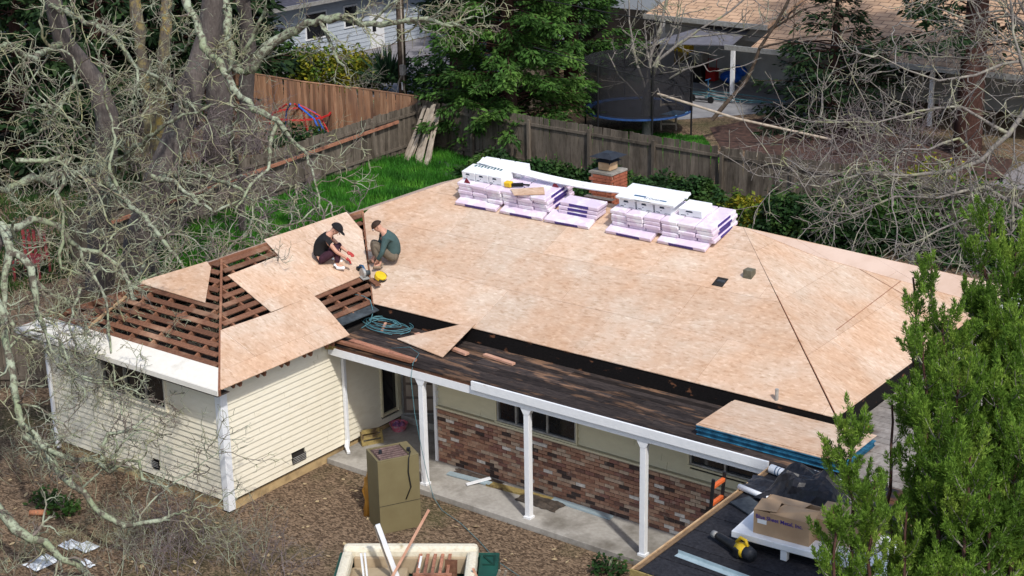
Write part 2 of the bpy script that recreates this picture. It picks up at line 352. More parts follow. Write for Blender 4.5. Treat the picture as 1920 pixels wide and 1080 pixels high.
def frame_mat(o, x, y, z, sx=1, sy=1, sz=1):
    return Matrix(((x.x*sx, y.x*sy, z.x*sz, o.x), (x.y*sx, y.y*sy, z.y*sz, o.y), (x.z*sx, y.z*sy, z.z*sz, o.z), (0, 0, 0, 1)))
def stick(name, me, parent, p0, p1, w, h, up=(0, 0, 1)):
    """unit cube mesh stretched into a board from p0 to p1 (w across, h along up)"""
    p0 = Vector(p0); p1 = Vector(p1); d = p1-p0; L = d.length; d.normalize(); sd = d.cross(Vector(up))
    if sd.length < 1e-4: sd = d.cross(Vector((1, 0, 0)))
    sd.normalize(); u = sd.cross(d).normalized()
    return piece(name, me, parent, frame_mat((p0+p1)/2, d, sd, u, L, w, h))
def clip(poly, sub):
    """Sutherland-Hodgman: subject sub clipped by convex poly (2D)"""
    def area(p): return sum(p[i][0]*p[(i+1) % len(p)][1]-p[(i+1) % len(p)][0]*p[i][1] for i in range(len(p)))
    if area(poly) < 0: poly = poly[::-1]
    out = sub
    for i in range(len(poly)):
        a = poly[i]; b = poly[(i+1) % len(poly)]; inp = out; out = []
        def side(p): return (b[0]-a[0])*(p[1]-a[1])-(b[1]-a[1])*(p[0]-a[0])
        for j in range(len(inp)):
            p = inp[j]; q = inp[(j+1) % len(inp)]; sp, sq = side(p), side(q)
            if sp >= 0: out.append(p)
            if (sp >= 0) != (sq >= 0): t = sp/(sp-sq); out.append((p[0]+(q[0]-p[0])*t, p[1]+(q[1]-p[1])*t))
        if len(out) < 3: return []
    return out
# ================================================================== GROUND
g = MB(); g.v = [(-160, -60, 0), (60, -60, 0), (60, 200, 0), (-160, 200, 0)]; g.f = [(0, 1, 2, 3)]; g.mi = [0]
tag(g.build('ground', M['soil']), kind='structure')
# ================================================================== HOUSE
T = .40; XE, YE, ZE = .35, -.32, 2.66           # wing eave corner
XL = -5.45; XR, XRE = -2.55, .35
ZR = ZE+T*2.9
IX, IY, IZ = -.143, 4.35, 2.85                   # inner corner of the raised eave
FX, FY, FZ = 10.0, 4.35, 2.85
RY = 8.35; RZ = FZ+T*(RY-FY)                     # main ridge
MX = XL+(RZ-ZE)/T; EX = FX-(RZ-FZ)/T
VY = IY+(ZR-IZ)/T; E2Y = YE+2.9
n_front_main = Plane((0, FY, FZ), (0, -T, 1)); n_right_main = Plane((FX, 0, FZ), (T, 0, 1))
n_wing_right = Plane((XE, 0, ZE), (T, 0, 1)); n_wing_front = Plane((0, YE, ZE), (0, -T, 1)); n_left = Plane((XL, 0, ZE), (-T, 0, 1))
house = empty('ranch_house', (2.5, 5, 0), 'cream-sided single-storey ranch house being re-roofed, its L-shaped hip roof mostly covered with bare OSB', 'house')
UW = {k: unit(M[k], k) for k in ('siding', 'shaded_siding', 'oldwood', 'rafter', 'white', 'lowroof', 'greyroof', 'greywood', 'newwood', 'palewood', 'brick', 'felt', 'tar', 'wood')}

# foundations, floors, inner shell
b = MB(); b.box((-4.97, .03, 0), (-.03, 5.1, .24)); b.box((0, 3.95, 0), (9.6, 12, .10)); b.build('foundation', M['found'], house)
slab = MB(); slab.prism([Vector((0.0, 2.62, .12)), Vector((9.62, 2.62, .12)), Vector((9.62, 5.4, .12)), Vector((0, 5.4, .12))], (0, 0, -.12)); slab.build('porch_slab', M['concrete'], house, bevel=.01)
def siding_wall(u0, u1, z0, z1, pos, axis, key, holes=(), exp=.118, c_joint=True):
    """lap boards, each its own piece. axis 'x': wall in plane y=pos facing -y; axis 'y': plane x=pos facing +x"""
    z = z0
    while z < z1-.02:
        zt = min(z+exp, z1); segs = [(u0, u1)]
        for (h0, h1, hz0, hz1) in holes:
            if zt > hz0+.01 and z < hz1-.01:
                ns = []
                for a, c in segs:
                    if h0 > a: ns.append((a, min(c, h0)))
                    if h1 < c: ns.append((max(a, h1), c))
                segs = [q for q in ns if q[1]-q[0] > .02]
        if c_joint:
            ns = []
            for a, c in segs:
                p_ = a+rng.uniform(.6, 3.6)
                while p_ < c-.4: ns.append((a, p_-.0025)); a = p_+.0025; p_ += 3.6
                ns.append((a, c))
            segs = ns
        for a, c in segs:
            th = .022 if axis == 'y' or key == 'siding' else .034; tl = .010; L = c-a; H = zt-z
            z_ = z; z = z+(.006 if key == 'siding' else .013)
            if axis == 'x':
                q = [(a, pos-tl-th, z), (c, pos-tl-th, z), (c, pos+.01, z), (a, pos+.01, z), (a, pos-tl, zt-.001), (c, pos-tl, zt-.001), (c, pos+.01, zt-.001), (a, pos+.01, zt-.001)]
            else:
                q = [(pos+tl+th, a, z), (pos+tl+th, c, z), (pos-.01, c, z), (pos-.01, a, z), (pos+tl, a, zt-.001), (pos+tl, c, zt-.001), (pos-.01, c, zt-.001), (pos-.01, a, zt-.001)]
            MB().quadbox(q).build('siding_board', M[key], house); z = z_
        z = zt
wz0 = .24
WF = (-3.25, -1.48, 1.72, 2.37)
siding_wall(-4.98, -.02, wz0, 2.5, 0, 'x', 'siding', [WF, (-2.05, -1.85, .42, .55)])
siding_wall(.0, 5.1, wz0, 2.46, 0, 'y', 'siding', [(4.25, 4.82, .42, 2.1), (1.65, 2.02, .36, .50)])
siding_wall(1.9, 9.6, 1.30, 2.40, 3.86, 'x', 'shaded_siding', [(3.36, 5.17, 1.33, 2.12), (7.56, 9.0, 1.55, 2.12)], .145)
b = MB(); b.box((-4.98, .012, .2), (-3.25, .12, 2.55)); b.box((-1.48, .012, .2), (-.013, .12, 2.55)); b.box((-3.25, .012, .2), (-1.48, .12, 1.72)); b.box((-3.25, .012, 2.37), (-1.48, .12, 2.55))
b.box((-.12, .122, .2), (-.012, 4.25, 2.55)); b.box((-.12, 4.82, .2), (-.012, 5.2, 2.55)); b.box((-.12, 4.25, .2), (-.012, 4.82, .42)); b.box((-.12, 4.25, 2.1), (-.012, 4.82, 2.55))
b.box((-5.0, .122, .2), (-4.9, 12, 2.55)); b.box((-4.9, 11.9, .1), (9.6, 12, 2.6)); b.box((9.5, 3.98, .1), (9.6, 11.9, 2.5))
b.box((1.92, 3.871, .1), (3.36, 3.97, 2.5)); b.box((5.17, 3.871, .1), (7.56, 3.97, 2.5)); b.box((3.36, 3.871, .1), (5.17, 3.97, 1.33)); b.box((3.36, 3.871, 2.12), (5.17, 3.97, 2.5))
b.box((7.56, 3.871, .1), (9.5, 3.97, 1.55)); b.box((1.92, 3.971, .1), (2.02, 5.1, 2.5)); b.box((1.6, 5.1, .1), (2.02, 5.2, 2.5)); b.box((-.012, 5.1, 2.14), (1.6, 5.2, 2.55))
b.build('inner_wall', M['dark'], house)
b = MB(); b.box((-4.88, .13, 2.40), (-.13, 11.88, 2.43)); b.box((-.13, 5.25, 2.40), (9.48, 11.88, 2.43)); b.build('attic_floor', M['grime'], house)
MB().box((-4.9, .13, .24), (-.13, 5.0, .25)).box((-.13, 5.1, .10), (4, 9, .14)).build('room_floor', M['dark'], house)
# windows
def window(x0, x1, z0, z1, y, muls, frame='alu', trim='shaded_siding'):
    fr = MB(); d = .035
    for (a, c) in (((x0, z0), (x1, z0+d)), ((x0, z1-d), (x1, z1)), ((x0, z0+d), (x0+d, z1-d)), ((x1-d, z0+d), (x1, z1-d))): fr.box((a[0], y-.05, a[1]), (c[0], y+.05, c[1]))
    for m in muls: fr.box((m-.02, y-.045, z0+d), (m+.02, y+.045, z1-d))
    o = fr.build('window', M[frame], house, bevel=.004)
    xs = [x0+d]+list(muls)+[x1-d]
    for i in range(len(xs)-1):
        yy = y+(.012 if i % 2 else -.012)
        MB().box((xs[i]+.021, yy, z0+d+.001), (xs[i+1]-.021, yy+.006, z1-d-.001)).build('pane', M['glass'], o)
    s = MB(); s.box((x0-.04, y-.075, z0-.035), (x1+.04, y+.0, z0-.002)); s.box((x0-.035, y-.065, z0), (x0-.002, y, z1)); s.box((x1+.002, y-.065, z0), (x1+.035, y, z1)); s.build('sill', M[trim], o)
    return o
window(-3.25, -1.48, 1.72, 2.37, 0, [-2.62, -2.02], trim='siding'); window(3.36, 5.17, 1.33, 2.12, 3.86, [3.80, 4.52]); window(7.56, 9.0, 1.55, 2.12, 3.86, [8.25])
MB().box((3.86, 3.90, 1.36), (4.44, 3.91, 2.08)).build('blind', simple('net_curtain', (.12, .11, .105), (.07, .065, .06), 30), house)
# sidelight in the wing wall beside the door
s = MB(); s.box((-.05, 4.25, .42), (.06, 4.29, 2.1)); s.box((-.05, 4.74, .42), (.07, 4.82, 2.1)); s.box((-.05, 4.29, .42), (.05, 4.74, .47)); so_ = s.build('window', M['shaded_siding'], house)
MB().box((-.01, 4.291, .471), (.0, 4.739, 2.1)).build('pane', M['glass'], so_)
# door leaf swung inward
dr = MB(); a = Vector((.05, 4.88, .28)); dd = Vector((.83, .56, 0)).normalized(); dn = Vector((dd.y, -dd.x, 0))
dr.beam(a+Vector((0, 0, .98)), a+dd*.98+Vector((0, 0, .98)), .04, 1.96); dro = dr.build('door', M['door'], house)
for k in range(6):
    z0 = .10+k*.31; q = MB(); q.beam(a+dd*.09+dn*.026+Vector((0, 0, z0+.125)), a+dd*.89+dn*.026+Vector((0, 0, z0+.125)), .014, .25)
    q.build('panel', simple('door_panel%d' % k, (.42, .34, .27), (.34, .27, .21), 3, .6, bmp=0), dro)
q = MB()
q.beam(a+dd*.02+dn*.034, a+dd*.02+dn*.034+Vector((0, 0, 1.96)), .02, .03); q.beam(a+dd*.96+dn*.034, a+dd*.96+dn*.034+Vector((0, 0, 1.96)), .02, .03); q.beam(a+dd*.02+dn*.034+Vector((0, 0, .02)), a+dd*.96+dn*.034+Vector((0, 0, .02)), .02, .03)
q.build('door_edging', M['alu'], dro); MB().ball(a+dd*.9+dn*.07+Vector((0, 0, .95)), .035).build('handle', M['alu'], dro)
MB().box((.03, 4.84, .121), (.95, 5.6, .27)).build('door_step', M['concrete'], house)
MB().box((.95, 5.06, .121), (1.6, 5.22, .15)).build('threshold', simple('threshold_yellow', (.36, .28, .13), (.25, .19, .08), 6), house)
MB().box((1.55, 5.08, .15), (1.62, 5.24, 2.14)).build('door_frame', M['oldwood'], house)
# brick wainscot: individual used bricks on a mortar backing
MB().box((1.93, 3.80, .12), (9.6, 3.869, 1.262)).build('mortar_bed', M['mortar'], house)
cnt = 0; rest = MB(); row = 0; zb = .128
while zb < 1.22:
    off = -.11 if row % 2 else 0; x = 1.915+off
    if off: x = 1.915
    while x < 9.58:
        L = .092 if (off and x < 1.93) else .200
        L2 = min(L, 9.6-x); yo = rng.uniform(-.004, .006)
        if L2 > .04:
            if cnt < 300 or False:
                Mx = Matrix.Translation((x+L2/2, 3.795+yo+.02, zb+.032)) @ Matrix.Diagonal((L2, .06, .062, 1)); piece('brick', UW['brick'], house, Mx)
            else: rest.box((x, 3.775+yo, zb+.001), (x+L2, 3.83+yo, zb+.063))
            cnt += 1
        x += L+.011
    zb += .0735; row += 1
def restbrick():
    m, t, bb = new_mat('used_brick_rest'); src = t.nodes.new('ShaderNodeNewGeometry').outputs['Random Per Island']
    rp = t.nodes.new('ShaderNodeValToRGB'); rp.color_ramp.interpolation = 'CONSTANT'; e = rp.color_ramp.elements
    st = [(0, (.06, .038, .032)), (.10, (.17, .085, .062)), (.20, (.31, .15, .095)), (.36, (.38, .205, .13)), (.54, (.45, .27, .175)), (.70, (.48, .35, .25)), (.86, (.26, .12, .09)), (.945, (.68, .62, .55))]
    while len(e) < len(st): e.new(.5)
    for i, (p, c) in enumerate(st): e[i].position = p; e[i].color = (*c, 1)
    t.links.new(src, rp.inputs[0]); n = tex(t, 'noise', 16, coords(t), detail=5)
    c = mix(t, .7, rp.outputs[0], ramp(t, n.outputs[0], [(.3, (.6, .6, .6)), (.7, (1.25, 1.25, 1.25))]), 'MULTIPLY')
    s_ = tex(t, 'noise', 5, coords(t), detail=5); k = ramp(t, s_.outputs[0], [(.60, (0, 0, 0)), (.72, (.6, .6, .6))]); c = mix(t, k, c, (.42, .33, .26))
    t.links.new(c, bb.inputs['Base Color']); bb.inputs['Roughness'].default_value = .9; bump(t, bb, n.outputs[0], .3, .004); return m
rest.build('brick_courses', restbrick(), house, kind='stuff')
MB().box((1.9, 3.755, 1.262), (9.6, 3.86, 1.298)).build('brick_ledge', M['shaded_siding'], house)
MB().box((1.84, 3.76, .12), (1.905, 3.90, 2.42)).build('corner_board', M['white'], house, bevel=.005)
for (x0, y0, x1, y1) in ((-.11, -.045, .045, .0), (-5.03, -.045, -4.93, .05)):
    MB().box((x0, y0, .05), (x1, y1+.0, 2.5)).build('corner_board', M['white'], house, bevel=.005)
MB().box((.0, 0.002, .05), (.045, .12, 2.5)).build('corner_board', M['white'], house, bevel=.005)
for (a, c) in (((.03, 1.65, .36), (.045, 2.02, .50)), ((-2.05, -.045, .42), (-1.85, -.03, .55))):
    v = MB(); v.box(a, c); vo = v.build('crawl_vent', M['dark'], house)
    v = MB()
    for k in range(4):
        z = a[2]+.02+k*.033
        if a[0] > 0: v.box((.046, a[1]+.01, z), (.056, c[1]-.01, z+.01))
        else: v.box((a[0]+.01, -.056, z), (c[0]-.01, -.046, z+.01))
    v.build('louvre', M['alu'], vo)
# downspouts
d = MB(); d.box((.04, 3.12, .32), (.11, 3.20, 2.42)); d.beam((.075, 3.16, .34), (.12, 3.08, .20), .07, .08, (1, 0, 0)); d.beam((.12, 3.08, .20), (.26, 2.98, .16), .07, .07)
d.build('downspout', M['white'], house, bevel=.012)
d = MB(); d.box((-4.92, -.11, .1), (-4.86, -.05, 2.42)); d.build('downspout', M['white'], house, bevel=.012)

# ---------------- porch: posts, beam, fascia, low flat roof
ZP = 2.52
for x in (2.36, 4.80, 7.24):
    p = MB(); p.box((x-.055, 2.79, .12), (x+.055, 2.90, 2.28)); po = p.build('porch_post', M['white'], house, bevel=.006)
    q = MB(); q.quadbox([(x-.055, 2.785, 2.16), (x+.055, 2.785, 2.16), (x+.055, 2.905, 2.16), (x-.055, 2.905, 2.16), (x-.12, 2.785, 2.28), (x+.12, 2.785, 2.28), (x+.12, 2.905, 2.28), (x-.12, 2.905, 2.28)]); q.build('bracket', M['white'], po)
    MB().box((x-.075, 2.77, .12), (x+.075, 2.92, .16)).build('base', M['white'], po)
MB().box((.05, 2.775, 2.282), (9.55, 2.87, 2.43)).build('porch_beam', M['white'], house)
MB().box((3.62, 2.725, 2.39), (9.62, 2.765, 2.555)).build('fascia', M['white'], house, bevel=.004)
f = MB(); f.box((.3, 2.79, 2.432), (3.6, 2.82, 2.495)); f.build('bare_fascia', M['oldwood'], house)
# low roof planks (each a piece)
y = 2.765; r_ = 0
while y < IY-.02:
    x = .05 + (0.6 if r_ % 2 else 0); xs = [.05]
    while x < 9.9: x += rng.choice([1.2, 1.8, 2.4, 3.0]); xs.append(min(x, 9.96))
    for a, c in zip(xs[:-1], xs[1:]):
        if c-a < .1: continue
        dz = rng.uniform(-.003, .003)
        piece('roof_plank', UW['lowroof'], house, Matrix.Translation(((a+c)/2, y+.066, ZP-.012+dz)) @ Matrix.Diagonal((c-a-.006, .128, .024, 1)))
    y += .134; r_ += 1
MB().box((.02, 2.80, 2.43), (9.95, 4.34, 2.49)).build('porch_ceiling', M['oldwood'], house)
# raised eave band
bb = MB(); bb.box((IX, IY, 2.45), (FX-.001, IY+.03, FZ-.035)); bb.build('eave_band', M['tar'], house)
bb = MB(); bb.box((FX-.03, IY+.031, 2.45), (FX, 12.3, FZ-.035)); bb.build('eave_band', M['tar'], house)
bb = MB(); bb.box((IX-.03, 2.9, 2.45), (IX, IY-.001, FZ-.02)); bb.build('eave_band', M['tar'], house)
bb = MB(); bb.box((IX, 2.95, 2.50), (IX+.22, IY, 2.70)); 
bb = MB(); bb.quadbox([(IX, 2.95, 2.80), (IX+.20, 2.95, 2.735), (IX+.20, IY-.06, 2.735), (IX, IY-.06, 2.80), (IX, 2.95, 2.82), (IX+.20, 2.95, 2.755), (IX+.20, IY-.06, 2.755), (IX, IY-.06, 2.82)]); bb.build('flashing', M['slatecap'], house)

# ---------------- sheathing
PN = Vector
def zplane(pl, x, y): return pl.p.z-(pl.n.x*(x-pl.p.x)+pl.n.y*(y-pl.p.y))/pl.n.z
def sheath(pl, poly2, along, name='osb_panel', mat='osb', lift=.0, L=2.44, Wd=1.22, ox=0, oy=0, gap=.006, th=.014):
    """panels L (along axis) by Wd laid in staggered rows over the plan polygon poly2 on plane pl"""
    xs = [p[0] for p in poly2]; ys = [p[1] for p in poly2]
    A, B = (L, Wd*math.cos(math.atan(T))) if along == 'x' else (Wd*math.cos(math.atan(T)), L)
    i0 = math.floor((min(xs)-ox)/A)-1; i1 = math.ceil((max(xs)-ox)/A)+1; j0 = math.floor((min(ys)-oy)/B)-1; j1 = math.ceil((max(ys)-oy)/B)+1
    for j in range(j0, j1):
        for i in range(i0, i1):
            x0 = ox+i*A; y0 = oy+j*B
            if along == 'x' and j % 2: x0 += A/2
            if along == 'y' and i % 2: y0 += B/2
            pan = [(x0+gap/2, y0+gap/2), (x0+A-gap/2, y0+gap/2), (x0+A-gap/2, y0+B-gap/2), (x0+gap/2, y0+B-gap/2)]
            c = clip(pan, poly2)
            if len(c) < 3: continue
            ar = abs(sum(c[k][0]*c[(k+1) % len(c)][1]-c[(k+1) % len(c)][0]*c[k][1] for k in range(len(c))))/2
            if ar < .01: continue
            dz = lift+rng.uniform(0, .003)
            pts = [PN((p[0], p[1], zplane(pl, p[0], p[1])+dz)) for p in c]
            MB().prism(pts, (0, 0, -th)).build(name, M[mat], house)
def px2(pl, pts): return [tuple(pl.hit(*p)[:2]) for p in pts]
g_ = .004
# main front slope, right slope, hidden rear, upper left slope
sheath(n_front_main, [(IX+.02, IY-.02), (FX-.01, FY-.02), (EX, RY-g_), (MX, RY-g_), (XR+.02, VY)], 'x', oy=FY-.02)
sheath(n_right_main, [(FX+.012, FY), (FX+.02, 12.35), (EX+.002, RY), ], 'y', ox=FX+.02-1.139*4, oy=.3)
rear = Plane((0, RY, RZ), (0, T, 1))
sheath(rear, [(MX, RY), (EX, RY), (FX, 12.35), (-4.96, 12.35)], 'x', oy=RY)
sheath(n_left, [(XL, 1.2), (XL, 12.35), (-4.96, 12.35), (MX-.006, RY), (XR-.006, VY), (XR-.006, E2Y+.4)], 'y', mat='ply')
# pale plywood strip laid along the rear hip
hp = [(1372, 430), (1600, 466), (1800, 503), (1870, 520), (1740, 527), (1627, 507), (1540, 483), (1440, 460)]
hp = px2(n_right_main, hp[1:4])+px2(n_right_main, [(1740, 527), (1627, 507), (1560, 488)])
hp = [(EX+.12, RY+.02), (FX-.1, 12.2), (FX-.1, 10.9), (EX+1.3, RY+.55)]
sheath(n_right_main, hp, 'x', 'plywood_strip', 'ply', lift=.016, ox=EX)
# wing right slope patches
PA = [(495, 451), (560, 430), (650, 399), (679, 434), (691, 513), (590, 556), (508, 586), (427, 518), (523, 481)]
sheath(n_wing_right, px2(n_wing_right, PA), 'y', lift=.02, oy=2.2)
PB = [(XE+.03, YE+.0), (XE+.03, 3.06)]+px2(n_wing_right, [(591, 555), (512, 587), (411, 622)])
pb_ = px2(n_wing_right, [(411, 622)])[0]; PB[-1] = (pb_[0], YE+(XE-pb_[0])+.012)
sheath(n_wing_right, PB, 'y', lift=.02, oy=-.3)
# wing front hip: one OSB sheet high on the slope
PC = px2(n_wing_front, [(258, 531), (388, 492), (396, 503), (385, 569)])
sheath(n_wing_front, PC, 'x', lift=.02, L=6, Wd=6, ox=-6)
# spaced boards and rafters on the wing
def boards(pl, along, rng_u, clipf, step=.205, w_=.118, lift=-.022, key='oldwood'):
    for k, s_ in enumerate(np.arange(rng_u[0], rng_u[1], step)):
        for (a, c) in clipf(s_):
            if c-a < .08: continue
            n = max(1, int((c-a)/2.6+.5)); cuts = np.linspace(a, c, n+1)
            for q0, q1 in zip(cuts[:-1], cuts[1:]):
                jz = rng.uniform(-.004, .004)
                if along == 'y': p0 = (s_, q0+.006, zplane(pl, s_, 0)+lift+jz); p1 = (s_, q1-.006, zplane(pl, s_, 0)+lift+jz)
                else: p0 = (q0+.006, s_, zplane(pl, 0, s_)+lift+jz); p1 = (q1-.006, s_, zplane(pl, 0, s_)+lift+jz)
                stick('sheathing_board', UW[key], house, p0, p1, w_, .022, pl.n)
boards(n_wing_right, 'y', (XE-.10, XR, 1) and (XR+.1, XE-.02), lambda x: [(YE+(XE-x)+.05, (3.0 if x > IX else IY-(x-IX)-.04))])
boards(n_wing_front, 'x', (YE+.50, E2Y-.05), lambda y: [(XL+(y-YE)+.05, XE-(y-YE)-.05)])
boards(n_left, 'y', (XL+.05, XR-.05), lambda x: [(YE+(x-XL)+.05, 3.2)])
for x in np.arange(XL+.3, XE-.1, .61):         # jack rafters under the front hip
    d = min(x-XL, XE-x)
    stick('rafter', UW['rafter'], house, (x, YE+.02, zplane(n_wing_front, x, YE)-.09), (x, YE+d-.04, zplane(n_wing_front, x, YE+d)-.09), .045, .10, n_wing_front.n)
for y in np.arange(YE+.4, 6.6, .61):
    x0 = XR if y > E2Y else XE-(y-YE)
    x1 = XE-.04 if y < 3.0 else IX
    if y > IY: x1 = IX-(y-IY)
    if x1-x0 > .15: stick('rafter', UW['rafter'], house, (x0+.03, y, zplane(n_wing_right, x0, y)-.09), (x1, y, zplane(n_wing_right, x1, y)-.09), .045, .10, n_wing_right.n)
    xa = XR if y > E2Y else XL+(y-YE)
    stick('rafter', UW['rafter'], house, (XL+.05, y, zplane(n_left, XL, y)-.09), (xa-.03, y, zplane(n_left, xa, y)-.09), .045, .10, n_left.n)
stick('hip_rafter', UW['rafter'], house, (XE, YE, ZE-.07), (XR, E2Y, ZR-.07), .045, .14)
stick('hip_rafter', UW['rafter'], house, (XL, YE, ZE-.07), (XR, E2Y, ZR-.07), .045, .14)
stick('ridge_board', UW['rafter'], house, (XR, E2Y-.05, ZR-.07), (XR, VY, ZR-.07), .04, .16)
stick('valley_rafter', UW['rafter'], house, (IX, IY, IZ-.09), (XR, VY, ZR-.09), .045, .14)
for p in [[(-3.6, .55), (-3.4, .1)], [(-2.2, 1.2), (-2.0, .3)]]: pass
# new blocking stick seen lying on the open boards
stick('loose_block', UW['wood'], house, (-3.75, .05, zplane(n_wing_front, 0, .05)+.03), (-3.7, 1.05, zplane(n_wing_front, 0, 1.05)+.03), .06, .03)
# wide painted eave board left on the wing front, continuing round the left corner
pf = [PN((XL-.02, YE-.03, ZE-.012)), PN((XE-.0, YE-.03, ZE-.012)), PN((XE-.46, YE+.43, zplane(n_wing_front, 0, YE+.43))), PN((XL+.44, YE+.43, zplane(n_wing_front, 0, YE+.43)))]
MB().prism(pf, (0, 0, -.03)).build('eave_board', M['cream'], house)
MB().box((XL-.02, YE-.055, ZE-.11), (XE+.0, YE-.031, ZE-.015)).build('fascia', M['cream'], house)
MB().box((XL-.02, YE-.03, 2.515), (XE-.03, -.05, 2.53)).build('soffit', M['grime'], house)
# rafter tails under the wing's right eave
for y in np.arange(.25, 3.0, .61):
    stick('rafter_tail', UW['rafter'], house, (-.02, y, 2.66), (.30, y, 2.555), .05, .085, (.36, 0, 1))
q = MB(); q.beam((.02, 2.75, 2.47), (.55, 3.1, 2.40), .16, .10); q.build('rotten_rafter_end', M['rotwood'], house)
stick('edge_board', UW['rafter'], house, (.25, 2.83, ZP+.06), (2.15, 2.83, ZP+.06), .09, .05)
# gutterless edges of the hips as thin cut lines
for a_, c_ in (((FX+.01, FY-.01, FZ+.006), (FX+(EX-FX)*.60, FY+(RY-FY)*.60, FZ+(RZ-FZ)*.60+.008)),):
    stick('hip_gap', UW['rafter'], house, a_, c_, .013, .008)
for (a_, c_) in (((1567, 620), (1730, 496)), ((1598, 497), (1692, 551))):
    a_ = n_right_main.hit(*a_)+Vector((0, 0, .004)); c_ = n_right_main.hit(*c_)+Vector((0, 0, .004)); stick('deck_line', UW['rafter'], house, a_, c_, .012, .004, n_right_main.n)  # thin brown strips laid as lines on the right slope
# roof openings and pipes
def roofpatch(cx, cy, w_, h_):
    z = lambda x, y: zplane(n_front_main, x, y)
    pts = [PN((cx-w_/2, cy-h_/2, z(0, cy-h_/2)+.006)), PN((cx+w_/2, cy-h_/2, z(0, cy-h_/2)+.006)), PN((cx+w_/2, cy+h_/2, z(0, cy+h_/2)+.006)), PN((cx-w_/2, cy+h_/2, z(0, cy+h_/2)+.006))]
    MB().prism(pts, (0, 0, -.01)).build('vent_opening', M['dark'], house)
p1 = n_front_main.hit(1350, 529); roofpatch(p1.x, p1.y, .23, .24)
MB().box((p1.x-.06, p1.y-.02, p1.z-.01), (p1.x+.10, p1.y+.1, p1.z+.03)).build('vent_flap', M['slate'], house)
p2 = n_front_main.hit(1405, 517)
MB().box((p2.x-.09, p2.y-.09, p2.z-.05), (p2.x+.09, p2.y+.09, p2.z+.13)).build('roof_vent', simple('olive_vent', (.16, .15, .11), (.11, .10, .07), 9), house, bevel=.01)
p3 = n_front_main.hit(1456, 750); MB().tube([p3-PN((0, 0, .05)), p3+PN((0, 0, .20))], .032, 10).build('vent_pipe', M['alu'], house)
for (u, v, w1, h1) in ((1345, 562, 0, 0),): pass
# small holes in the decking
for q_, pl_, s1 in (((668, 410), n_wing_right, .0),): pass
p4 = n_left.hit(845, 341); 
# chimney
cx, cy = 2.52, 8.58
ch = MB(); ch.box((cx-.27, cy+.03, 3.9), (cx+.23, cy+.57, 4.98)); cho = ch.build('chimney', M['mortar'], house)
cb = MB(); z = 3.95; row = 0
while z < 4.92:
    for side in range(4):
        u = -.01+(.105 if row % 2 else 0)
        n_ = 0
        while u < .61:
            a_, c_ = max(u, 0), min(u+.2, .60 if side % 2 else .56)
            if c_-a_ > .03:
                o_ = rng.uniform(-.003, .004)
                if side == 0: cb.box((cx-.30+a_, cy+o_, z), (cx-.30+c_, cy+.028, z+.060))
                if side == 1: cb.box((cx+.232, cy+a_, z), (cx+.26+o_, cy+c_, z+.060))
                if side == 2: cb.box((cx-.30+a_, cy+.572, z), (cx-.30+c_, cy+.60, z+.060))
                if side == 3: cb.box((cx-.30, cy+a_, z), (cx-.272, cy+c_, z+.060))
            u += .211
    z += .0715; row += 1
cb.build('brick_courses', M['redbrick'], cho, kind='stuff')
MB().box((cx-.305, cy-.005, 4.96), (cx+.265, cy+.605, 5.00)).build('crown', M['concrete'], cho)
MB().box((cx-.17, cy+.14, 5.01), (cx+.13, cy+.44, 5.18)).build('flue', M['flue'], cho, bevel=.02)
cp = MB(); cp.quadbox([(cx-.22, cy+.08, 5.20), (cx+.18, cy+.08, 5.20), (cx+.18, cy+.50, 5.20), (cx-.22, cy+.50, 5.20), (cx-.14, cy+.16, 5.26), (cx+.10, cy+.16, 5.26), (cx+.10, cy+.42, 5.26), (cx-.14, cy+.42, 5.26)])
cp.quadbox([(cx-.30, cy+.0, 5.30), (cx+.27, cy+.0, 5.30), (cx+.27, cy+.58, 5.30), (cx-.30, cy+.58, 5.30), (cx-.12, cy+.18, 5.38), (cx+.09, cy+.18, 5.38), (cx+.09, cy+.40, 5.38), (cx-.12, cy+.40, 5.38)])
for dx in (-.18, .13):
    for dy in (.12, .45): cp.tube([(cx+dx, cy+dy, 5.16), (cx+dx, cy+dy, 5.31)], .012, 6)
cp.build('chimney_cap', M['blackmetal'], cho)
MB().box((cx-.34, cy-.14, zplane(n_front_main, 0, cy-.14)+.0), (cx+.36, cy-.0, RZ+.02)).build('flashing', simple('lead', (.2, .18, .17), (.12, .1, .09), 9), cho)

# ================================================================== GARAGE (low flat roof in front and to the right)
gar = empty('garage', (12, 2, 0), 'flat-roofed garage in the right foreground with dark patchy felt roof', 'garage')
b = MB(); b.box((9.9, -1.15, 0), (14.6, 4.2, 2.36)); b.box((10.1, 4.2, 0), (13.4, 12.4, 2.36)); b.build('wall', M['siding'], gar)
b = MB(); b.box((9.68, -1.30, 2.36), (14.9, 3.10, 2.47)); b.box((10.01, 3.10, 2.36), (13.6, 12.5, 2.47)); b.build('roof_deck', M['oldwood'], gar)
y = -1.29; k = 0
while y < 3.05:                                     # felt strips run along x with lapped edges
    y1 = min(y+.5, 3.09); MB().quadbox([(9.70, y, 2.471), (14.88, y, 2.471), (14.88, y1+.03, 2.471), (9.70, y1+.03, 2.471), (9.70, y, 2.485), (14.88, y, 2.485), (14.88, y1+.03, 2.474), (9.70, y1+.03, 2.474)]).build('felt_strip', M['felt'], gar); y = y1; k += 1
y = 3.13; k = 0
while y < 12.4:
    for x0, x1 in ((10.02, 11.2+.4*(k % 3)), (11.2+.4*(k % 3), 13.6)):
        piece('roof_plank', UW['greyroof'], gar, Matrix.Translation(((x0+x1)/2, y+.1, 2.485+rng.uniform(-.003, .003))) @ Matrix.Diagonal((x1-x0-.008, .19, .024, 1)))
    y += .2; k += 1
MB().box((9.655, -1.33, 2.35), (9.68, 3.0, 2.50)).build('edge_board', M['wood'], gar)
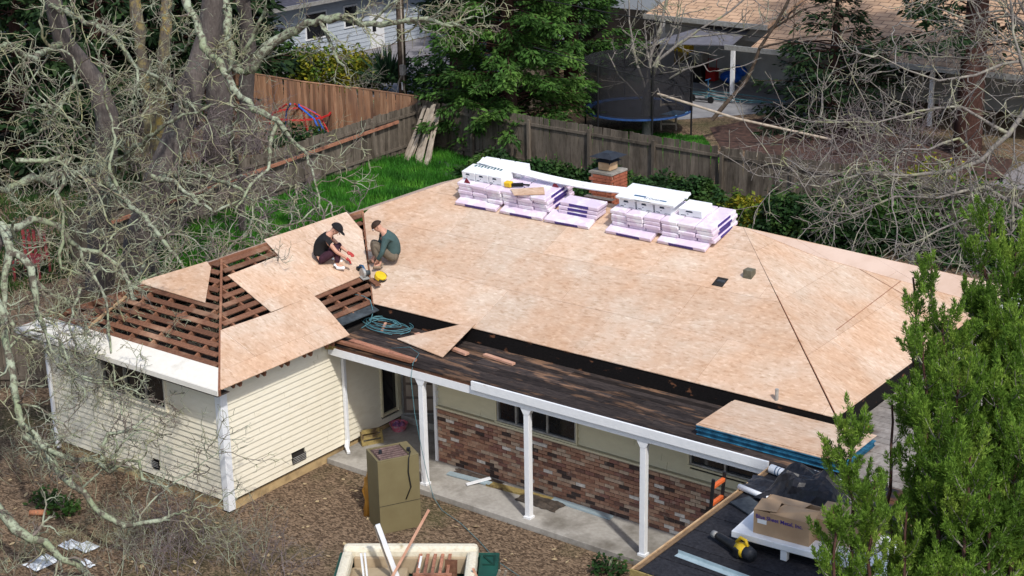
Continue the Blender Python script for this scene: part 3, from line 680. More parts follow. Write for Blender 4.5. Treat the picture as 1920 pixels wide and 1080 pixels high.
MB().box((9.655, -1.36, 2.35), (14.9, -1.332, 2.50)).build('edge_board', M['rotwood'], gar)
MB().box((9.70, -1.31, 2.487), (9.76, 2.95, 2.50)).build('edge_strip', simple('brown_strip', (.24, .15, .08), (.14, .09, .05), 9), gar)
q = atz(1866, 590, 2.6); MB().box((10.0, 11.6, 2.45), (10.5, 12.7, 2.62)).build('white_fascia', M['white'], gar)
# ================================================================== THINGS ON THE ROOF
def zfm(y): return FZ+T*(y-FY)
def zwr(x): return ZE+T*(XE-x)
def text_mesh(txt, size, mat, mtx, parent, name='lettering', bold=.0):
    cu = bpy.data.curves.new('t', 'FONT'); cu.body = txt; cu.size = size; cu.extrude = .001; cu.offset = bold
    to = bpy.data.objects.new('t', cu); col.objects.link(to); dg = bpy.context.evaluated_depsgraph_get()
    me = bpy.data.meshes.new_from_object(to.evaluated_get(dg)); bpy.data.objects.remove(to); me.materials.clear(); me.materials.append(mat)
    return piece(name, me, parent, mtx)
# --- shingle bundles: local box centred, long axis X
def bundle_mesh(L, Wd, H):
    b = MB(); n = 7; xs = np.linspace(-L/2, L/2, n)
    for i in range(n-1):
        pass
    b.box((-L/2, -Wd/2, -H/2), (L/2, Wd/2, H/2)); return b.mesh('bundle_wrap', M['pinkwrap'])
BL, BW, BH = .94, .375, .078
bme = bundle_mesh(BL, BW, BH)
lm = MB().box((-.24, -BW/2-.004, -BH/2+.012), (.24, -BW/2+.001, BH/2-.014)).mesh('label', M['purple'])
lm2 = MB().box((-BL/2-.003, -.07, -BH/2+.016), (-BL/2+.001, .07, BH/2-.02)).mesh('label', M['purple'])
GB = 'shingle bundles stacked on the main ridge'
def bundle(mtx, label, bl=True):
    r_ = bpy.data.objects.new('shingle_bundle', None); col.objects.link(r_); r_.matrix_world = mtx; r_.empty_display_size = .1; W[r_.name] = mtx.copy()
    tag(r_, label, 'shingles', GB)
    o = piece('wrapped_pack', bme, r_, mtx); bv = o.modifiers.new('bevel', 'BEVEL'); bv.width = .016; bv.segments = 2
    if bl: piece('printed_label', lm, r_, mtx)
    return r_
ordn = ['first', 'second', 'third', 'fourth', 'fifth', 'sixth', 'seventh', 'eighth']; lay = ['lowest', 'second', 'third', 'top']
pit = math.atan(T)
for nm, xc, lab in (('a', .07, 'leftmost flat bundle at the foot of the left stack, purple label facing the porch'), ('b', 1.27, 'middle flat bundle lying at the foot of the left stack beside the small stack'), ('c', 2.42, 'flat bundle lying on the decking in front of the small three-high stack'),
                    ('d', 3.92, 'leftmost flat bundle at the foot of the right stack, half under it'), ('e', 5.14, 'rightmost flat bundle on the decking below the right stack')):
    yc = 7.62; bundle(Matrix.Translation((xc, yc, zfm(yc)+BH/2+.018)) @ Matrix.Rotation(rng.uniform(-.03, .03), 4, 'Z') @ Matrix.Rotation(pit, 4, 'X') @ Matrix.Scale(1.16, 4, (1, 0, 0)), lab)
def stack(x0, n, layers, y0, side, tilt=R(11), last=True):
    base = Matrix.Translation((x0, y0, zfm(y0)+.105)) @ Matrix.Rotation(tilt, 4, 'X')
    for l in range(layers):
        nn = n
        for k in range(nn):
            jx, jy = rng.uniform(-.012, .012), rng.uniform(-.03, .03)
            xo = (k+.5)*.398+(.0 if l % 2 else .02)
            mt = base @ Matrix.Translation((xo+jx, BL/2+jy, BH/2+l*(BH+.004))) @ Matrix.Rotation(math.pi/2+rng.uniform(-.02, .02), 4, 'Z')
            o = bundle(mt, 'pink and white bundle set end-on, %s layer of the %s stack, %s from its left' % (lay[l], side, ordn[k]), bl=(k == nn-1))
    return base
sa = stack(-.52, 6, 4, 7.60, 'left'); sb = stack(3.40, 6, 4, 7.60, 'right')
for l in range(3):
    bundle(Matrix.Translation((2.56+rng.uniform(-.03, .03), 7.86, zfm(7.86)+.09+l*.09)) @ Matrix.Rotation(R(9), 4, 'X') @ Matrix.Rotation(rng.uniform(-.03, .03), 4, 'Z'), 'bundle with purple label forward, %s of the small three-high stack near the chimney' % ['lowest', 'middle', 'topmost'][l])
# --- cartons
def carton(base, x, y, z, w_, d_, h_, lab, lid=False, printmat='print'):
    mt = base @ Matrix.Translation((x, y, z)); r_ = bpy.data.objects.new('carton', None); col.objects.link(r_); r_.matrix_world = mt; W[r_.name] = mt.copy(); r_.empty_display_size = .1
    tag(r_, lab, 'box', 'white cartons on the shingle stacks')
    o = piece('box_body', MB().box((0, 0, 0), (w_, d_, h_)).mesh('box_body', M['boxwhite']), r_, mt); bv = o.modifiers.new('bevel', 'BEVEL'); bv.width = .006
    p = MB(); f = -.002
    p.quadbox([(w_*.30, f, h_*.62), (w_*.62, f, h_*.62), (w_*.62, .001, h_*.62), (w_*.30, .001, h_*.62), (w_*.34, f, h_*.82), (w_*.58, f, h_*.82), (w_*.58, .001, h_*.82), (w_*.34, .001, h_*.82)])
    p.box((w_*.08, f, h_*.12), (w_*.30, .001, h_*.2)); p.box((w_*.6, f, h_*.1), (w_*.93, .001, h_*.14)); p.box((w_*.35, f, h_*.34), (w_*.42, .001, h_*.42))
    piece('printed_marks', p.mesh('p', M[printmat]), r_, mt); return r_
zt = 4*(BH+.004)
for k, (x, y) in enumerate(((.04, .20), (.40, .20), (.76, .20))):
    carton(sa, x, y, zt, .34, .42, .19, 'white carton on the left shingle stack, %s of the front row, black hand-hole print' % ordn[k])
for k, (x, y) in enumerate(((.10, .66), (.50, .66), (.90, .66))):
    carton(sa, x, y, zt, .37, .36, .20, 'white carton on the left stack, %s of the back row under the long trim board' % ordn[k], printmat='green_print')
tm = MB()
for k in range(9): tm.box((.15+k*.085, .50+.02*(k % 2), zt+.192), (.15+k*.085+.05, .58, zt+.1935))
o_ = piece('marker_scraps', tm.mesh('marker_scraps', M['green_print']), bpy.data.objects['carton'], sa)
for k, x in enumerate((.12, .54, .96)):
    carton(sb, x, .22, zt, .37, .45, .20, 'white carton on the right shingle stack, %s from the left under the flat lid carton' % ordn[k])
lidc = carton(sb, .08, .17, zt+.203, 1.36, .66, .05, 'wide flat white carton laid over three cartons on the right shingle stack')
pm = MB().box((.35, .14, .0505), (.62, .19, .052)).box((.98, .10, .0505), (1.12, .14, .052)).mesh('p', M['blue']); piece('blue_print', pm, lidc, W[lidc.name])
text_mesh('of Owens', .10, M['print'], W[lidc.name] @ Matrix.Translation((.60, .10, .0505)), lidc)
carton(sb, 1.46, .30, zt, .52, .42, .16, 'plain white carton at the right end of the right shingle stack')
# long white trim board
tb = MB(); n = 14; A = Vector((-.30, 8.15, 4.97)); B = Vector((4.9, 8.12, 4.97))
for i in range(n):
    f0, f1 = i/n, (i+1)/n; s0, s1 = (-.16*math.sin(math.pi*f) for f in (f0, f1))
    p0 = A.lerp(B, f0)+Vector((0, 0, s0)); p1 = A.lerp(B, f1)+Vector((0, 0, s1)); tb.beam(p0, p1, .17, .03, (0, -.6, 1))
tag(tb.build('trim_board', M['white']), 'long white trim board sagging between the two shingle stacks in front of the chimney', 'board')
# tools on the left stack
def place(name, label, cat, base, group=None):
    r_ = bpy.data.objects.new(name, None); col.objects.link(r_); r_.matrix_world = base; W[r_.name] = base.copy(); r_.empty_display_size = .1; tag(r_, label, cat, group); return r_
def sub(mb, name, mat, root, bevel=0, smooth=False):
    o = piece(name, mb.mesh(name, M[mat] if isinstance(mat, str) else mat), root, W[root.name])
    if bevel: bv = o.modifiers.new('bevel', 'BEVEL'); bv.width = bevel; bv.segments = 2
    if smooth: o.data.polygons.foreach_set('use_smooth', [True]*len(o.data.polygons))
    return o
t = place('nail_gun', 'yellow and black nail gun lying on top of the left shingle stack', 'nail gun', sa @ Matrix.Translation((1.28, .22, zt+.01)))
sub(MB().box((-.10, -.06, 0), (.07, .07, .11)), 'housing', 'yellow', t, .02); sub(MB().beam((.07, 0, .05), (.30, .10, .05), .06, .07), 'magazine', 'black', t, .01); sub(MB().beam((.24, .08, .05), (.42, .16, .03), .03, .03), 'handle', 'black', t)
wm = MB().prism([Vector((0, 0, 0)), Vector((.25, -.22, 0)), Vector((.85, .05, 0)), Vector((.62, .34, 0))], (0, 0, .012)).mesh('wood_scrap', M['osb'])
wo = bpy.data.objects.new('wood_scrap', wm); col.objects.link(wo); wo.matrix_world = sa @ Matrix.Translation((1.40, .10, zt+.012)); tag(wo, 'pointed offcut of sheathing lying on the left shingle stack beside the nail gun', 'offcut')
for k, (x, y, lab) in enumerate(((.18, .06, 'small dark red triangle of shingle at the left end of the left stack'), (2.15, .55, 'small dark red shingle scrap at the right end of the left stack'))):
    o = MB().prism([Vector((0, 0, 0)), Vector((.16, 0, 0)), Vector((.06, .02, .10))], (0, .02, .0)).mesh('shingle_scrap', simple('dark_red%d' % k, (.22, .03, .05), (.15, .02, .03), 9))
    ob = bpy.data.objects.new('shingle_scrap', o); col.objects.link(ob); ob.matrix_world = sa @ Matrix.Translation((x, y, zt+.004)); tag(ob, lab, 'scrap')

# --- circular saw on the open rafters, yellow tape reel beside it
s0 = n_wing_right.hit(683, 524); t = place('circular_saw', 'blue-grey cordless circular saw resting on the edge of the open rafters', 'saw', Matrix.Translation((s0.x, s0.y, s0.z+.03)) @ Matrix.Rotation(R(-18), 4, 'Z') @ Matrix.Rotation(R(12), 4, 'Y'))
sub(MB().box((-.34, -.07, 0), (.08, .09, .012)), 'base_plate', 'alu', t); sub(MB().tube([(-.06, -.03, .09), (-.06, .02, .09)], .10, 16), 'blade_guard', 'alu', t); sub(MB().tube([(-.04, .02, .09), (-.02, .14, .09)], [.06, .05], 12), 'motor', 'slatecap', t, smooth=True)
sub(MB().tube([(-.02, .03, .14), (-.14, .03, .21), (-.24, .03, .17), (-.28, .03, .08)], .022, 8), 'handle', 'blue', t); sub(MB().box((-.33, -.01, .04), (-.24, .09, .11)), 'battery', 'black', t, .008)
s1 = n_front_main.hit(712, 524); t = place('chalk_reel', 'round yellow hose reel lying on the decking beside the saw', 'reel', Matrix.Translation((s1.x, s1.y, s1.z+.03)) @ Matrix.Rotation(R(30), 4, 'Y'))
sub(MB().tube([(0, 0, 0), (0, 0, .09)], .125, 18), 'drum', 'yellow', t, .012); sub(MB().tube([(math.cos(a)*.15, math.sin(a)*.15, .05) for a in np.linspace(-1.0, 2.4, 12)], .018, 6), 'rim', 'black', t)
q0 = n_front_main.hit(703, 533); tag(MB().beam(q0+Vector((-.22, .1, .05)), q0+Vector((.20, -.12, .05)), .12, .03).build('wood_block', M['rafter']), 'short brown board end lying across the corner of the open rafters under the yellow reel', 'board')
# saw cord and chalk line, thin stick by man
p = [n_front_main.hit(x, y)+Vector((0, 0, .035)) for x, y in ((640, 482+3), (715, 486), (760, 489), (800, 495))]
tag(MB().beam(n_front_main.hit(692, 483)+Vector((0, 0, .16)), n_front_main.hit(745, 486)+Vector((0, 0, .14)), .02, .02).build('measuring_stick', M['pinkwood']), 'thin pale stick held by the man in the green sweatshirt', 'stick')
# --- coil of air hose, loose lumber and OSB triangle on the low roof
hc = MB(); c0 = atz(715, 610, ZP+.02)
for k in range(9):
    rr = rng.uniform(.22, .52); cx0, cy0 = c0.x+rng.uniform(-.25, .25), c0.y+rng.uniform(-.1, .1); ph = rng.uniform(0, 6); tt = np.linspace(ph, ph+rng.uniform(4.5, 6.5), 26)
    hc.tube([(cx0+rr*1.25*math.cos(a)+.02*math.sin(5*a), cy0+rr*.72*math.sin(a), ZP+.015+.01*k+.03*abs(math.sin(a*1.5+k))) for a in tt], .0085, 5)
pt = [Vector((-.9, 4.45, 3.02)), Vector((-.62, 4.3, 2.95)), Vector((-.35, 4.3, 2.96)), Vector((-.16, 4.28, 2.92)), Vector((.02, 4.15, 2.75)), Vector((.12, 3.95, 2.6)), Vector((.1, 3.7, ZP+.03))]
hc.tube(pt, .009, 5); tag(hc.build('air_hose', M['hose'], smooth=True), 'tangled blue-green air hose coiled on the low flat roof in the inner corner', 'hose')
h = MB(); hp_ = [Vector((1.3, 3.2, ZP+.02)), Vector((1.7, 3.3, ZP+.10)), Vector((2.1, 3.1, ZP+.12)), Vector((2.2, 2.80, ZP+.05)), Vector((2.22, 2.70, 2.3)), Vector((2.28, 2.70, 1.6)), Vector((2.42, 2.70, .9)), Vector((2.55, 2.68, .4)), Vector((2.75, 2.60, .05)), Vector((3.2, 2.3, .03)), Vector((3.8, 2.1, .03)), Vector((4.5, 1.75, .03)), Vector((5.2, 1.35, .03)), (6.3, 1.0, .03), (7.4, .3, .03)]
h.tube(hp_, .006, 5); tag(h.build('air_hose', M['hose'], smooth=True), 'thin green hose hanging from the low roof past the first porch post onto the ground', 'hose')
tag(MB().beam((1.25, 4.02, ZP+.05), (2.75, 3.72, ZP+.05), .11, .045).build('lumber', M['pinkwood']), 'pinkish new board lying on the low roof under the OSB triangle', 'board')
tag(MB().beam((3.0, 3.93, ZP+.03), (3.75, 3.85, ZP+.03), .09, .04).build('lumber', M['pinkwood']), 'short pinkish board end on the low roof right of the OSB triangle', 'board')
tag(MB().beam((.45, 3.02, ZP+.05), (2.15, 2.90, ZP+.05), .13, .05).build('lumber', M['redboard']), 'long reddish board along the front edge of the low roof left of the fascia', 'board')
tag(MB().beam((.3, 4.2, ZP+.03), (.55, 3.8, ZP+.03), .05, .03).build('lumber', M['pinkwood']), 'short stick leaning in the black inner corner behind the hose coil', 'stick')
tag(MB().prism([Vector((1.10, 3.62, ZP+.03)), Vector((2.45, 3.36, ZP+.03)), Vector((2.42, 4.43, 2.905)), Vector((2.28, 4.40, 2.89))], (0, 0, .014)).build('osb_offcut', M['osb']), 'triangular OSB offcut bridging the low roof and the main eave', 'offcut')
# --- stack of OSB sheets
st = empty('osb_stack', (9.4, 3.6, ZP), 'stack of OSB sheets with blue painted edges at the right end of the low roof', 'sheet stack')
for k in range(16):
    jx, jy = (rng.uniform(-.035, .035) for _ in range(2)); o = MB(); x0, y0 = 8.13+jx, 3.05+jy; z0 = ZP+.012+k*.0125
    if k >= 14: o.box((x0, y0, z0), (x0+2.60, y0+1.20, z0+.0115)); o.build('sheet', M['osb'], st)
    else:
        o.box((x0, y0, z0), (x0+2.60, y0+1.20, z0+.011)); o.build('sheet', M['bluesheet'], st)
# --- things on the garage roof
ZG = 2.49
t = place('leaf_blower', 'yellow and black cordless leaf blower lying on the garage roof by the white table', 'leaf blower', Matrix.Translation(atz(1384, 1028, ZG+.09)) @ Matrix.Rotation(R(-21), 4, 'Z'))
sub(MB().tube([(-.55, 0, -.01), (-.46, 0, 0)], [.055, .05], 14), 'nozzle_tip', 'alu', t, smooth=True); sub(MB().tube([(-.46, 0, 0), (-.40, 0, 0), (-.12, 0, .0), (0, 0, .01)], [.052, .06, .072, .085], 14), 'tube', 'black', t, smooth=True)
sub(MB().tube([(0, 0, .01), (.12, 0, .02), (.19, 0, .02)], [.09, .11, .10], 14), 'motor_housing', 'yellow', t, smooth=True); sub(MB().tube([(.19, 0, .02), (.31, 0, .02)], [.105, .085], 14), 'fan_grille', 'blackmetal', t, smooth=True)
sub(MB().tube([(-.04, 0, .08), (.05, 0, .19), (.16, 0, .19), (.20, 0, .10)], .024, 8), 'handle', 'yellow', t, smooth=True); sub(MB().box((.02, -.12, -.07), (.13, -.04, .06)), 'battery', 'black', t, .012)
t = place('folding_table', 'white folding table top standing low on the garage roof under the cardboard boxes', 'table', Matrix.Translation((0, 0, 0)))
tz = ZG+.16
tc4 = [atz(1371, 995, tz+.1), atz(1561, 1046, tz+.1)]; tv = (tc4[1]-tc4[0]).normalized(); tb_ = atz(1412, 960, tz+.1); tc4[1] = tc4[0]+tv*2.3; tn = Vector((-tv.y, tv.x, 0)); tc4 += [tc4[1]+tn*1.0, tc4[0]+tn*1.0]
sub(MB().prism([p-Vector((0, 0, .1)) for p in tc4], (0, 0, .10)), 'table_top', 'white', t, .012)
for u_, v_ in ((.80, .06), (2.1, .06), (.1, .9), (2.1, .9)): q = tc4[0]+tv*u_+tn*v_; sub(MB().box((q.x-.05, q.y-.04, ZG), (q.x+.05, q.y+.04, tz)), 'foot', 'white', t, .006)
tz += .10
t = place('cardboard_box', 'open cardboard box with blue lettering and folded flaps on the white table', 'box', Matrix.Translation(atz(1412, 998, tz+.001)) @ Matrix.Rotation(math.atan2(tv.y, tv.x), 4, 'Z'))
bw, bd_, bh = .84, .56, .36
b = MB(); b.box((0, 0, 0), (bw, .008, bh)); b.box((0, bd_-.008, 0), (bw, bd_, bh)); b.box((0, .008, 0), (.008, bd_-.008, bh)); b.box((bw-.008, .008, 0), (bw, bd_-.008, bh)); b.box((.008, .008, 0), (bw-.008, bd_-.008, .01)); sub(b, 'box_wall', 'card', t)
sub(MB().prism([Vector((.0, .0, bh+.002)), Vector((.0, bd_*.48, bh+.06)), Vector((.30, bd_*.52, bh+.07)), Vector((.34, .02, bh+.03))], (0, 0, .006)), 'flap', 'card', t)
sub(MB().prism([Vector((.24, .0, bh+.002)), Vector((bw, .0, bh-.10)), Vector((bw+.06, bd_*.42, bh+.10)), Vector((.34, bd_*.5, bh+.04))], (0, 0, .006)), 'flap', 'card', t)
sub(MB().prism([Vector((.03, bd_, bh+.002)), Vector((.75*bw, bd_, bh+.002)), Vector((.72*bw, bd_*.55, bh+.03)), Vector((.05, bd_*.55, bh+.035))], (0, 0, .006)), 'flap', 'card', t)
text_mesh('Blue Sheet Metal, Inc.', .082, M['purple'], W[t.name] @ Matrix.Translation((.03, -.003, bh-.115)) @ Matrix.Rotation(math.pi/2, 4, 'X'), t, bold=.0015)
sub(MB().box((.06, -.004, bh-.19), (.20, .001, bh-.125)), 'paper_label', 'boxwhite', t); sub(MB().box((bw-.001, .20, .20), (bw+.004, .28, .27)), 'paper_label', 'boxwhite', t)
t = place('cardboard_box', 'closed plain cardboard box right of the lettered box, half behind the juniper', 'box', Matrix.Translation(atz(1524, 1012, tz+.001)) @ Matrix.Rotation(R(8), 4, 'Z'))
sub(MB().box((0, 0, 0), (.8, .6, .34)), 'box_body', 'card', t, .006); sub(MB().box((.0, .28, .3405), (.8, .33, .342)), 'tape', 'ply', t)
t = place('cardboard_box', 'flattened cardboard carton on the far side of the garage roof behind the juniper', 'box', Matrix.Translation((12.3, 2.0, ZG+.001)) @ Matrix.Rotation(R(-12), 4, 'Z'))
sub(MB().box((0, 0, 0), (.9, .6, .05)), 'box_body', 'card', t, .004)
# white rolls
for k, (a_, c_, lab) in enumerate((((9.78, 2.52), (10.75, 2.34), 'white roll with blue bands at the left, partly under the black bag'), ((10.28, 2.72), (11.25, 2.58), 'white roll with blue bands, hindmost of the three on the garage roof'), ((10.30, 2.50), (11.35, 2.34), 'white roll with blue bands nearest the junipers on the garage roof'))):
    t = place('membrane_roll', lab, 'roll', Matrix.Translation((a_[0], a_[1], ZG+.075))); v = Vector((c_[0]-a_[0], c_[1]-a_[1], 0))
    sub(MB().tube([(0, 0, 0), v], .072, 16), 'roll_body', 'boxwhite', t, smooth=False)
    for f in (.12, .18, .82, .88): sub(MB().tube([v*f, v*(f+.018)], .0735, 16), 'band', 'blue', t)
tag(MB().tube([(9.66, 1.72, ZG+.05), (10.45, 1.56, ZG+.05)], .045, 14).build('white_pipe', M['white'], smooth=True), 'thick white plastic pipe lying over the left edge of the garage roof', 'pipe')
def crumple(name, c, size, mat, label, cat, seed, nx=16, flat=.35):
    v = []; f = []
    for i in range(nx):
        for j in range(nx):
            u, w_ = i/(nx-1)*2-1, j/(nx-1)*2-1; rr = max(abs(u), abs(w_)); x = u*size[0]*.5; y = w_*size[1]*.5
            n1 = noise.noise(Vector((u*1.7+seed, w_*1.7, seed))); n2 = noise.noise(Vector((u*4+seed, w_*4, 3)))
            z = size[2]*((1-rr**2.5)*(.55+.6*n1)+.16*n2*(1-rr*.6)+.05); v.append((c[0]+x*(1+.18*n1), c[1]+y*(1+.18*n2), c[2]+max(z, .004)))
    for i in range(nx-1):
        for j in range(nx-1): a = i*nx+j; f.append((a, a+nx, a+nx+1, a+1))
    b = MB(); b.v = v; b.f = f; b.mi = [0]*len(f); o = b.build(name, mat if not isinstance(mat, str) else M[mat], smooth=False); sd = o.modifiers.new('solid', 'SOLIDIFY'); sd.thickness = .004; sd.offset = 1
    return tag(o, label, cat)
crumple('black_bag', (10.78, 2.0, ZG), (1.5, .9, .72), 'blacksheet', 'crumpled black plastic bag heaped behind the cardboard box', 'bag', 3, 20)
crumple('black_sheet', (10.0, 2.02, ZG), (.75, .55, .10), 'blacksheet', 'flat black plastic sheet under the white pipe on the garage roof', 'plastic sheet', 8)
tag(MB().prism([Vector((9.78, 1.22, ZG+.01)), Vector((10.22, 1.02, ZG+.01)), Vector((10.34, 1.32, ZG+.01)), Vector((9.92, 1.56, ZG+.01))], (0, 0, .02)).build('slate_shingle', M['slate']), 'dark grey shingle sheet lying beside the white pipe', 'shingle')
tag(MB().beam((9.96, -.62, ZG+.005), (11.6, -.74, ZG+.005), .10, .006).beam((9.96, -.57, ZG+.03), (11.6, -.69, ZG+.03), .006, .06).build('metal_flashing', M['galv']), 'long pale metal angle flashing in the corner of the garage roof', 'flashing')
tag(MB().box((9.3, 2.73, 1.9), (9.31, 2.74, 1.91)).build('x', M['white']), 'x') if False else None
# blue thing, plastic, red tool in the trees
t = place('blue_cooler_bag', 'bright blue and black tool bag on the garage roof between the junipers', 'bag', Matrix.Translation((11.35, 2.25, ZG)))
sub(MB().box((-.22, -.12, 0), (.12, .12, .13)), 'bag_body', 'brightblue', t, .03); sub(MB().box((.12, -.12, 0), (.34, .10, .12)), 'pocket', 'black', t, .03)
crumple('plastic_film', (12.15, 4.2, ZG), (.75, .6, .25), 'plastic_film', 'crumpled white plastic film seen through the junipers', 'plastic film', 5)
q = atz(1622, 805, ZG+.02); t = place('red_tool', 'small red and black cordless tool on the grey roof strip beside the OSB stack', 'tool', Matrix.Translation(q))
sub(MB().box((-.09, -.04, 0), (.06, .05, .08)), 'housing', 'red', t, .015); sub(MB().beam((.05, 0, .04), (.16, -.06, .03), .05, .05), 'grip', 'black', t, .01)
# ladder leaning on the garage edge
t = place('ladder', 'black step ladder with orange rungs poking up between the porch and the garage', 'ladder', Matrix.Translation((9.28, 1.42, 0)) @ Matrix.Rotation(R(4), 4, 'Y'))
for dy in (-.17, .17): sub(MB().beam((0, dy, 0), (0, dy, 2.80), .035, .05), 'rail', 'black', t, .004)
for k in range(9): sub(MB().beam((0, -.16, .25+.30*k+.02), (0, .16, .25+.30*k+.02), .06, .06), 'rung', 'orange', t, .008)

# ================================================================== THINGS ON THE PORCH AND GROUND
P0 = Vector((2.88, .96, 0)); ua = Vector((.40, .72, 0)).normalized(); ub = Vector((-ua.y, ua.x, 0))
mt = Matrix(((ua.x, ub.x, 0, P0.x), (ua.y, ub.y, 0, P0.y), (0, 0, 1, 0), (0, 0, 0, 1)))
t = place('old_furnace', 'tall olive metal furnace cabinet standing on the soil before the porch', 'furnace', mt)
FH = 1.44; sub(MB().box((0, 0, 0), (.78, .62, FH-.03)), 'cabinet', 'olive', t, .008)
sub(MB().box((-.004, -.006, .55), (.782, -.001, .556)), 'seam', 'dark', t)
sub(MB().box((.0, .0, FH-.03), (.78, .04, FH)).box((.0, .58, FH-.03), (.78, .62, FH)).box((.0, .04, FH-.03), (.04, .58, FH)).box((.62, .04, FH-.03), (.78, .58, FH)), 'top_rim', 'olive', t, .003)
sub(MB().box((.04, .04, FH-.03), (.62, .58, FH-.026)), 'burner_tray', simple('rusty', (.12, .08, .07), (.06, .04, .035), 15), t)
for k in range(6): sub(MB().tube([(.08, .09+.085*k, FH-.012), (.58, .09+.085*k, FH-.012)], .02, 8), 'burner', simple('rust%d' % k, (.18, .12, .11), (.09, .06, .055), 15), t)
sub(MB().tube([(.66, .2, FH), (.66, .2, FH+.06)], .035, 10), 'valve', 'blackmetal', t); sub(MB().tube([(.16, .3, FH-.01), (.16, .3, FH+.07)], .03, 10), 'valve', 'blackmetal', t)
sub(MB().tube([(.66, .2, FH+.05), (.64, .05, FH+.05), (.58, -.02, FH-.04), (.56, -.025, FH-.3), (.60, -.025, FH-.6), (.50, -.025, FH-.82)], .012, 6), 'cable', 'cord', t, smooth=True)
t = place('amber_cover', 'folded amber yellow plastic cover leaning against the back of the furnace', 'cover', Matrix.Translation((2.02, 1.70, 0)) @ Matrix.Rotation(R(25), 4, 'Z'))
b = MB()
for k in range(7):
    a = k/6; b.tube([(-.0+.09*math.sin(k*2), -.33+.1*k, 0), (.05*math.cos(k*3), -.31+.1*k, .45), (.06*math.sin(k), -.29+.09*k, .75+.2*math.sin(a*3.1))], [.075, .07, .045], 8)
sub(b, 'fold', 'amber', t, smooth=True)
# pink bowl
q = atz(748, 806, .12); t = place('plastic_basket', 'round pink and white patterned basket on the porch beside the door', 'basket', Matrix.Translation((q.x, q.y, .121)))
b = MB(); n = 18
for i in range(n):
    a0, a1 = 2*math.pi*i/n, 2*math.pi*(i+1)/n
    def c_(r, z, a): return (r*math.cos(a), r*math.sin(a), z)
    b.quadbox([c_(.13, 0, a0), c_(.13, 0, a1), c_(.115, 0, a1), c_(.115, 0, a0), c_(.20, .15, a0), c_(.20, .15, a1), c_(.185, .15, a1), c_(.185, .15, a0)])
b.tube([(0, 0, .0), (0, 0, .012)], .125, 18); sub(b, 'basket_wall', 'pink', t)
b = MB()
for k in range(7): b.ball((.09*math.cos(k*1.3), .09*math.sin(k*1.3), .10+.015*(k % 3)), .05, 8, 5)
sub(b, 'contents', simple('mixed_pink', (.45, .16, .26), (.12, .08, .22), 26), t)
# wooden pallet-like crate end by downspout
q = atz(683, 842, .1); t = place('wooden_tray', 'small weathered yellow wooden tray leaning on the wall by the downspout', 'tray', Matrix.Translation((.22, 3.42, .12)) @ Matrix.Rotation(R(62), 4, 'Z') @ Matrix.Rotation(R(-12), 4, 'X'))
b = MB()
for x in (0, .42): sub(MB().box((x, 0, 0), (x+.04, .05, .30)), 'upright', 'rotwood', t)
for z in (0, .12, .24): sub(MB().box((.04, .01, z), (.42, .04, z+.085)), 'slat', 'rotwood', t)
# loose trim on the porch
for a_, c_, w_, h_, m_, nm, lab in (((2.45, 3.42, .15), (3.42, 3.50, .15), .13, .03, 'galv', 'metal_strip', 'pale blue metal strip lying along the brick wall near the door'), ((3.05, 3.22, .15), (3.32, 3.62, .20), .09, .02, 'white', 'white_offcut', 'short white board offcut lying across the blue strip on the porch'),
       ((4.72, 3.68, .14), (6.05, 3.66, .14), .14, .03, 'galv', 'metal_strip', 'long pale blue metal strip lying along the brick wall right of the second post'), ((3.35, 3.50, .14), (4.75, 3.62, .14), .16, .04, 'rotwood', 'rotten_board', 'dark rotten board between the two blue strips at the foot of the bricks')):
    tag(MB().beam(a_, c_, w_, h_).build(nm, M[m_]), lab, 'offcut')
crumple('torn_tar_paper', (4.62, 3.45, .125), (.9, .38, .10), simple('tarpaper', (.09, .07, .055), (.035, .03, .026), 9), 'torn dark tar paper scraps lying behind the second porch post', 'debris', 11)
crumple('torn_tar_paper', (3.0, 3.62, .125), (1.1, .22, .05), simple('tarpaper2', (.13, .10, .08), (.045, .035, .03), 9), 'thin strip of torn tar paper against the brick wall near the door', 'debris', 14)
# left garden litter
q = atz(72, 962, .06); tag(MB().tube([q+Vector((-.14, -.08, 0)), q+Vector((.14, .08, .02))], .055, 12).build('clay_pipe', M['clay'], smooth=True), 'orange clay pipe piece lying on the soil in the lower left', 'pipe')
for k, (x, y, sx, sy, lab) in enumerate(((77, 1055, .42, .5, 'bluish white plastic sheet lowest and leftmost on the garden soil'), (132, 1022, .3, .3, 'small white plastic scrap between the other two in the lower left'), (162, 1026, .35, .3, 'torn white and brown plastic scrap rightmost in the lower left'), (163, 1058, .3, .12, 'narrow white plastic scrap below the torn ones in the lower left'))):
    q = atz(x, y, 0.02); crumple('plastic_scrap', (q.x, q.y, .02), (sx, sy, .10), 'plastic_film', lab, 'plastic scrap', 20+k, 9)
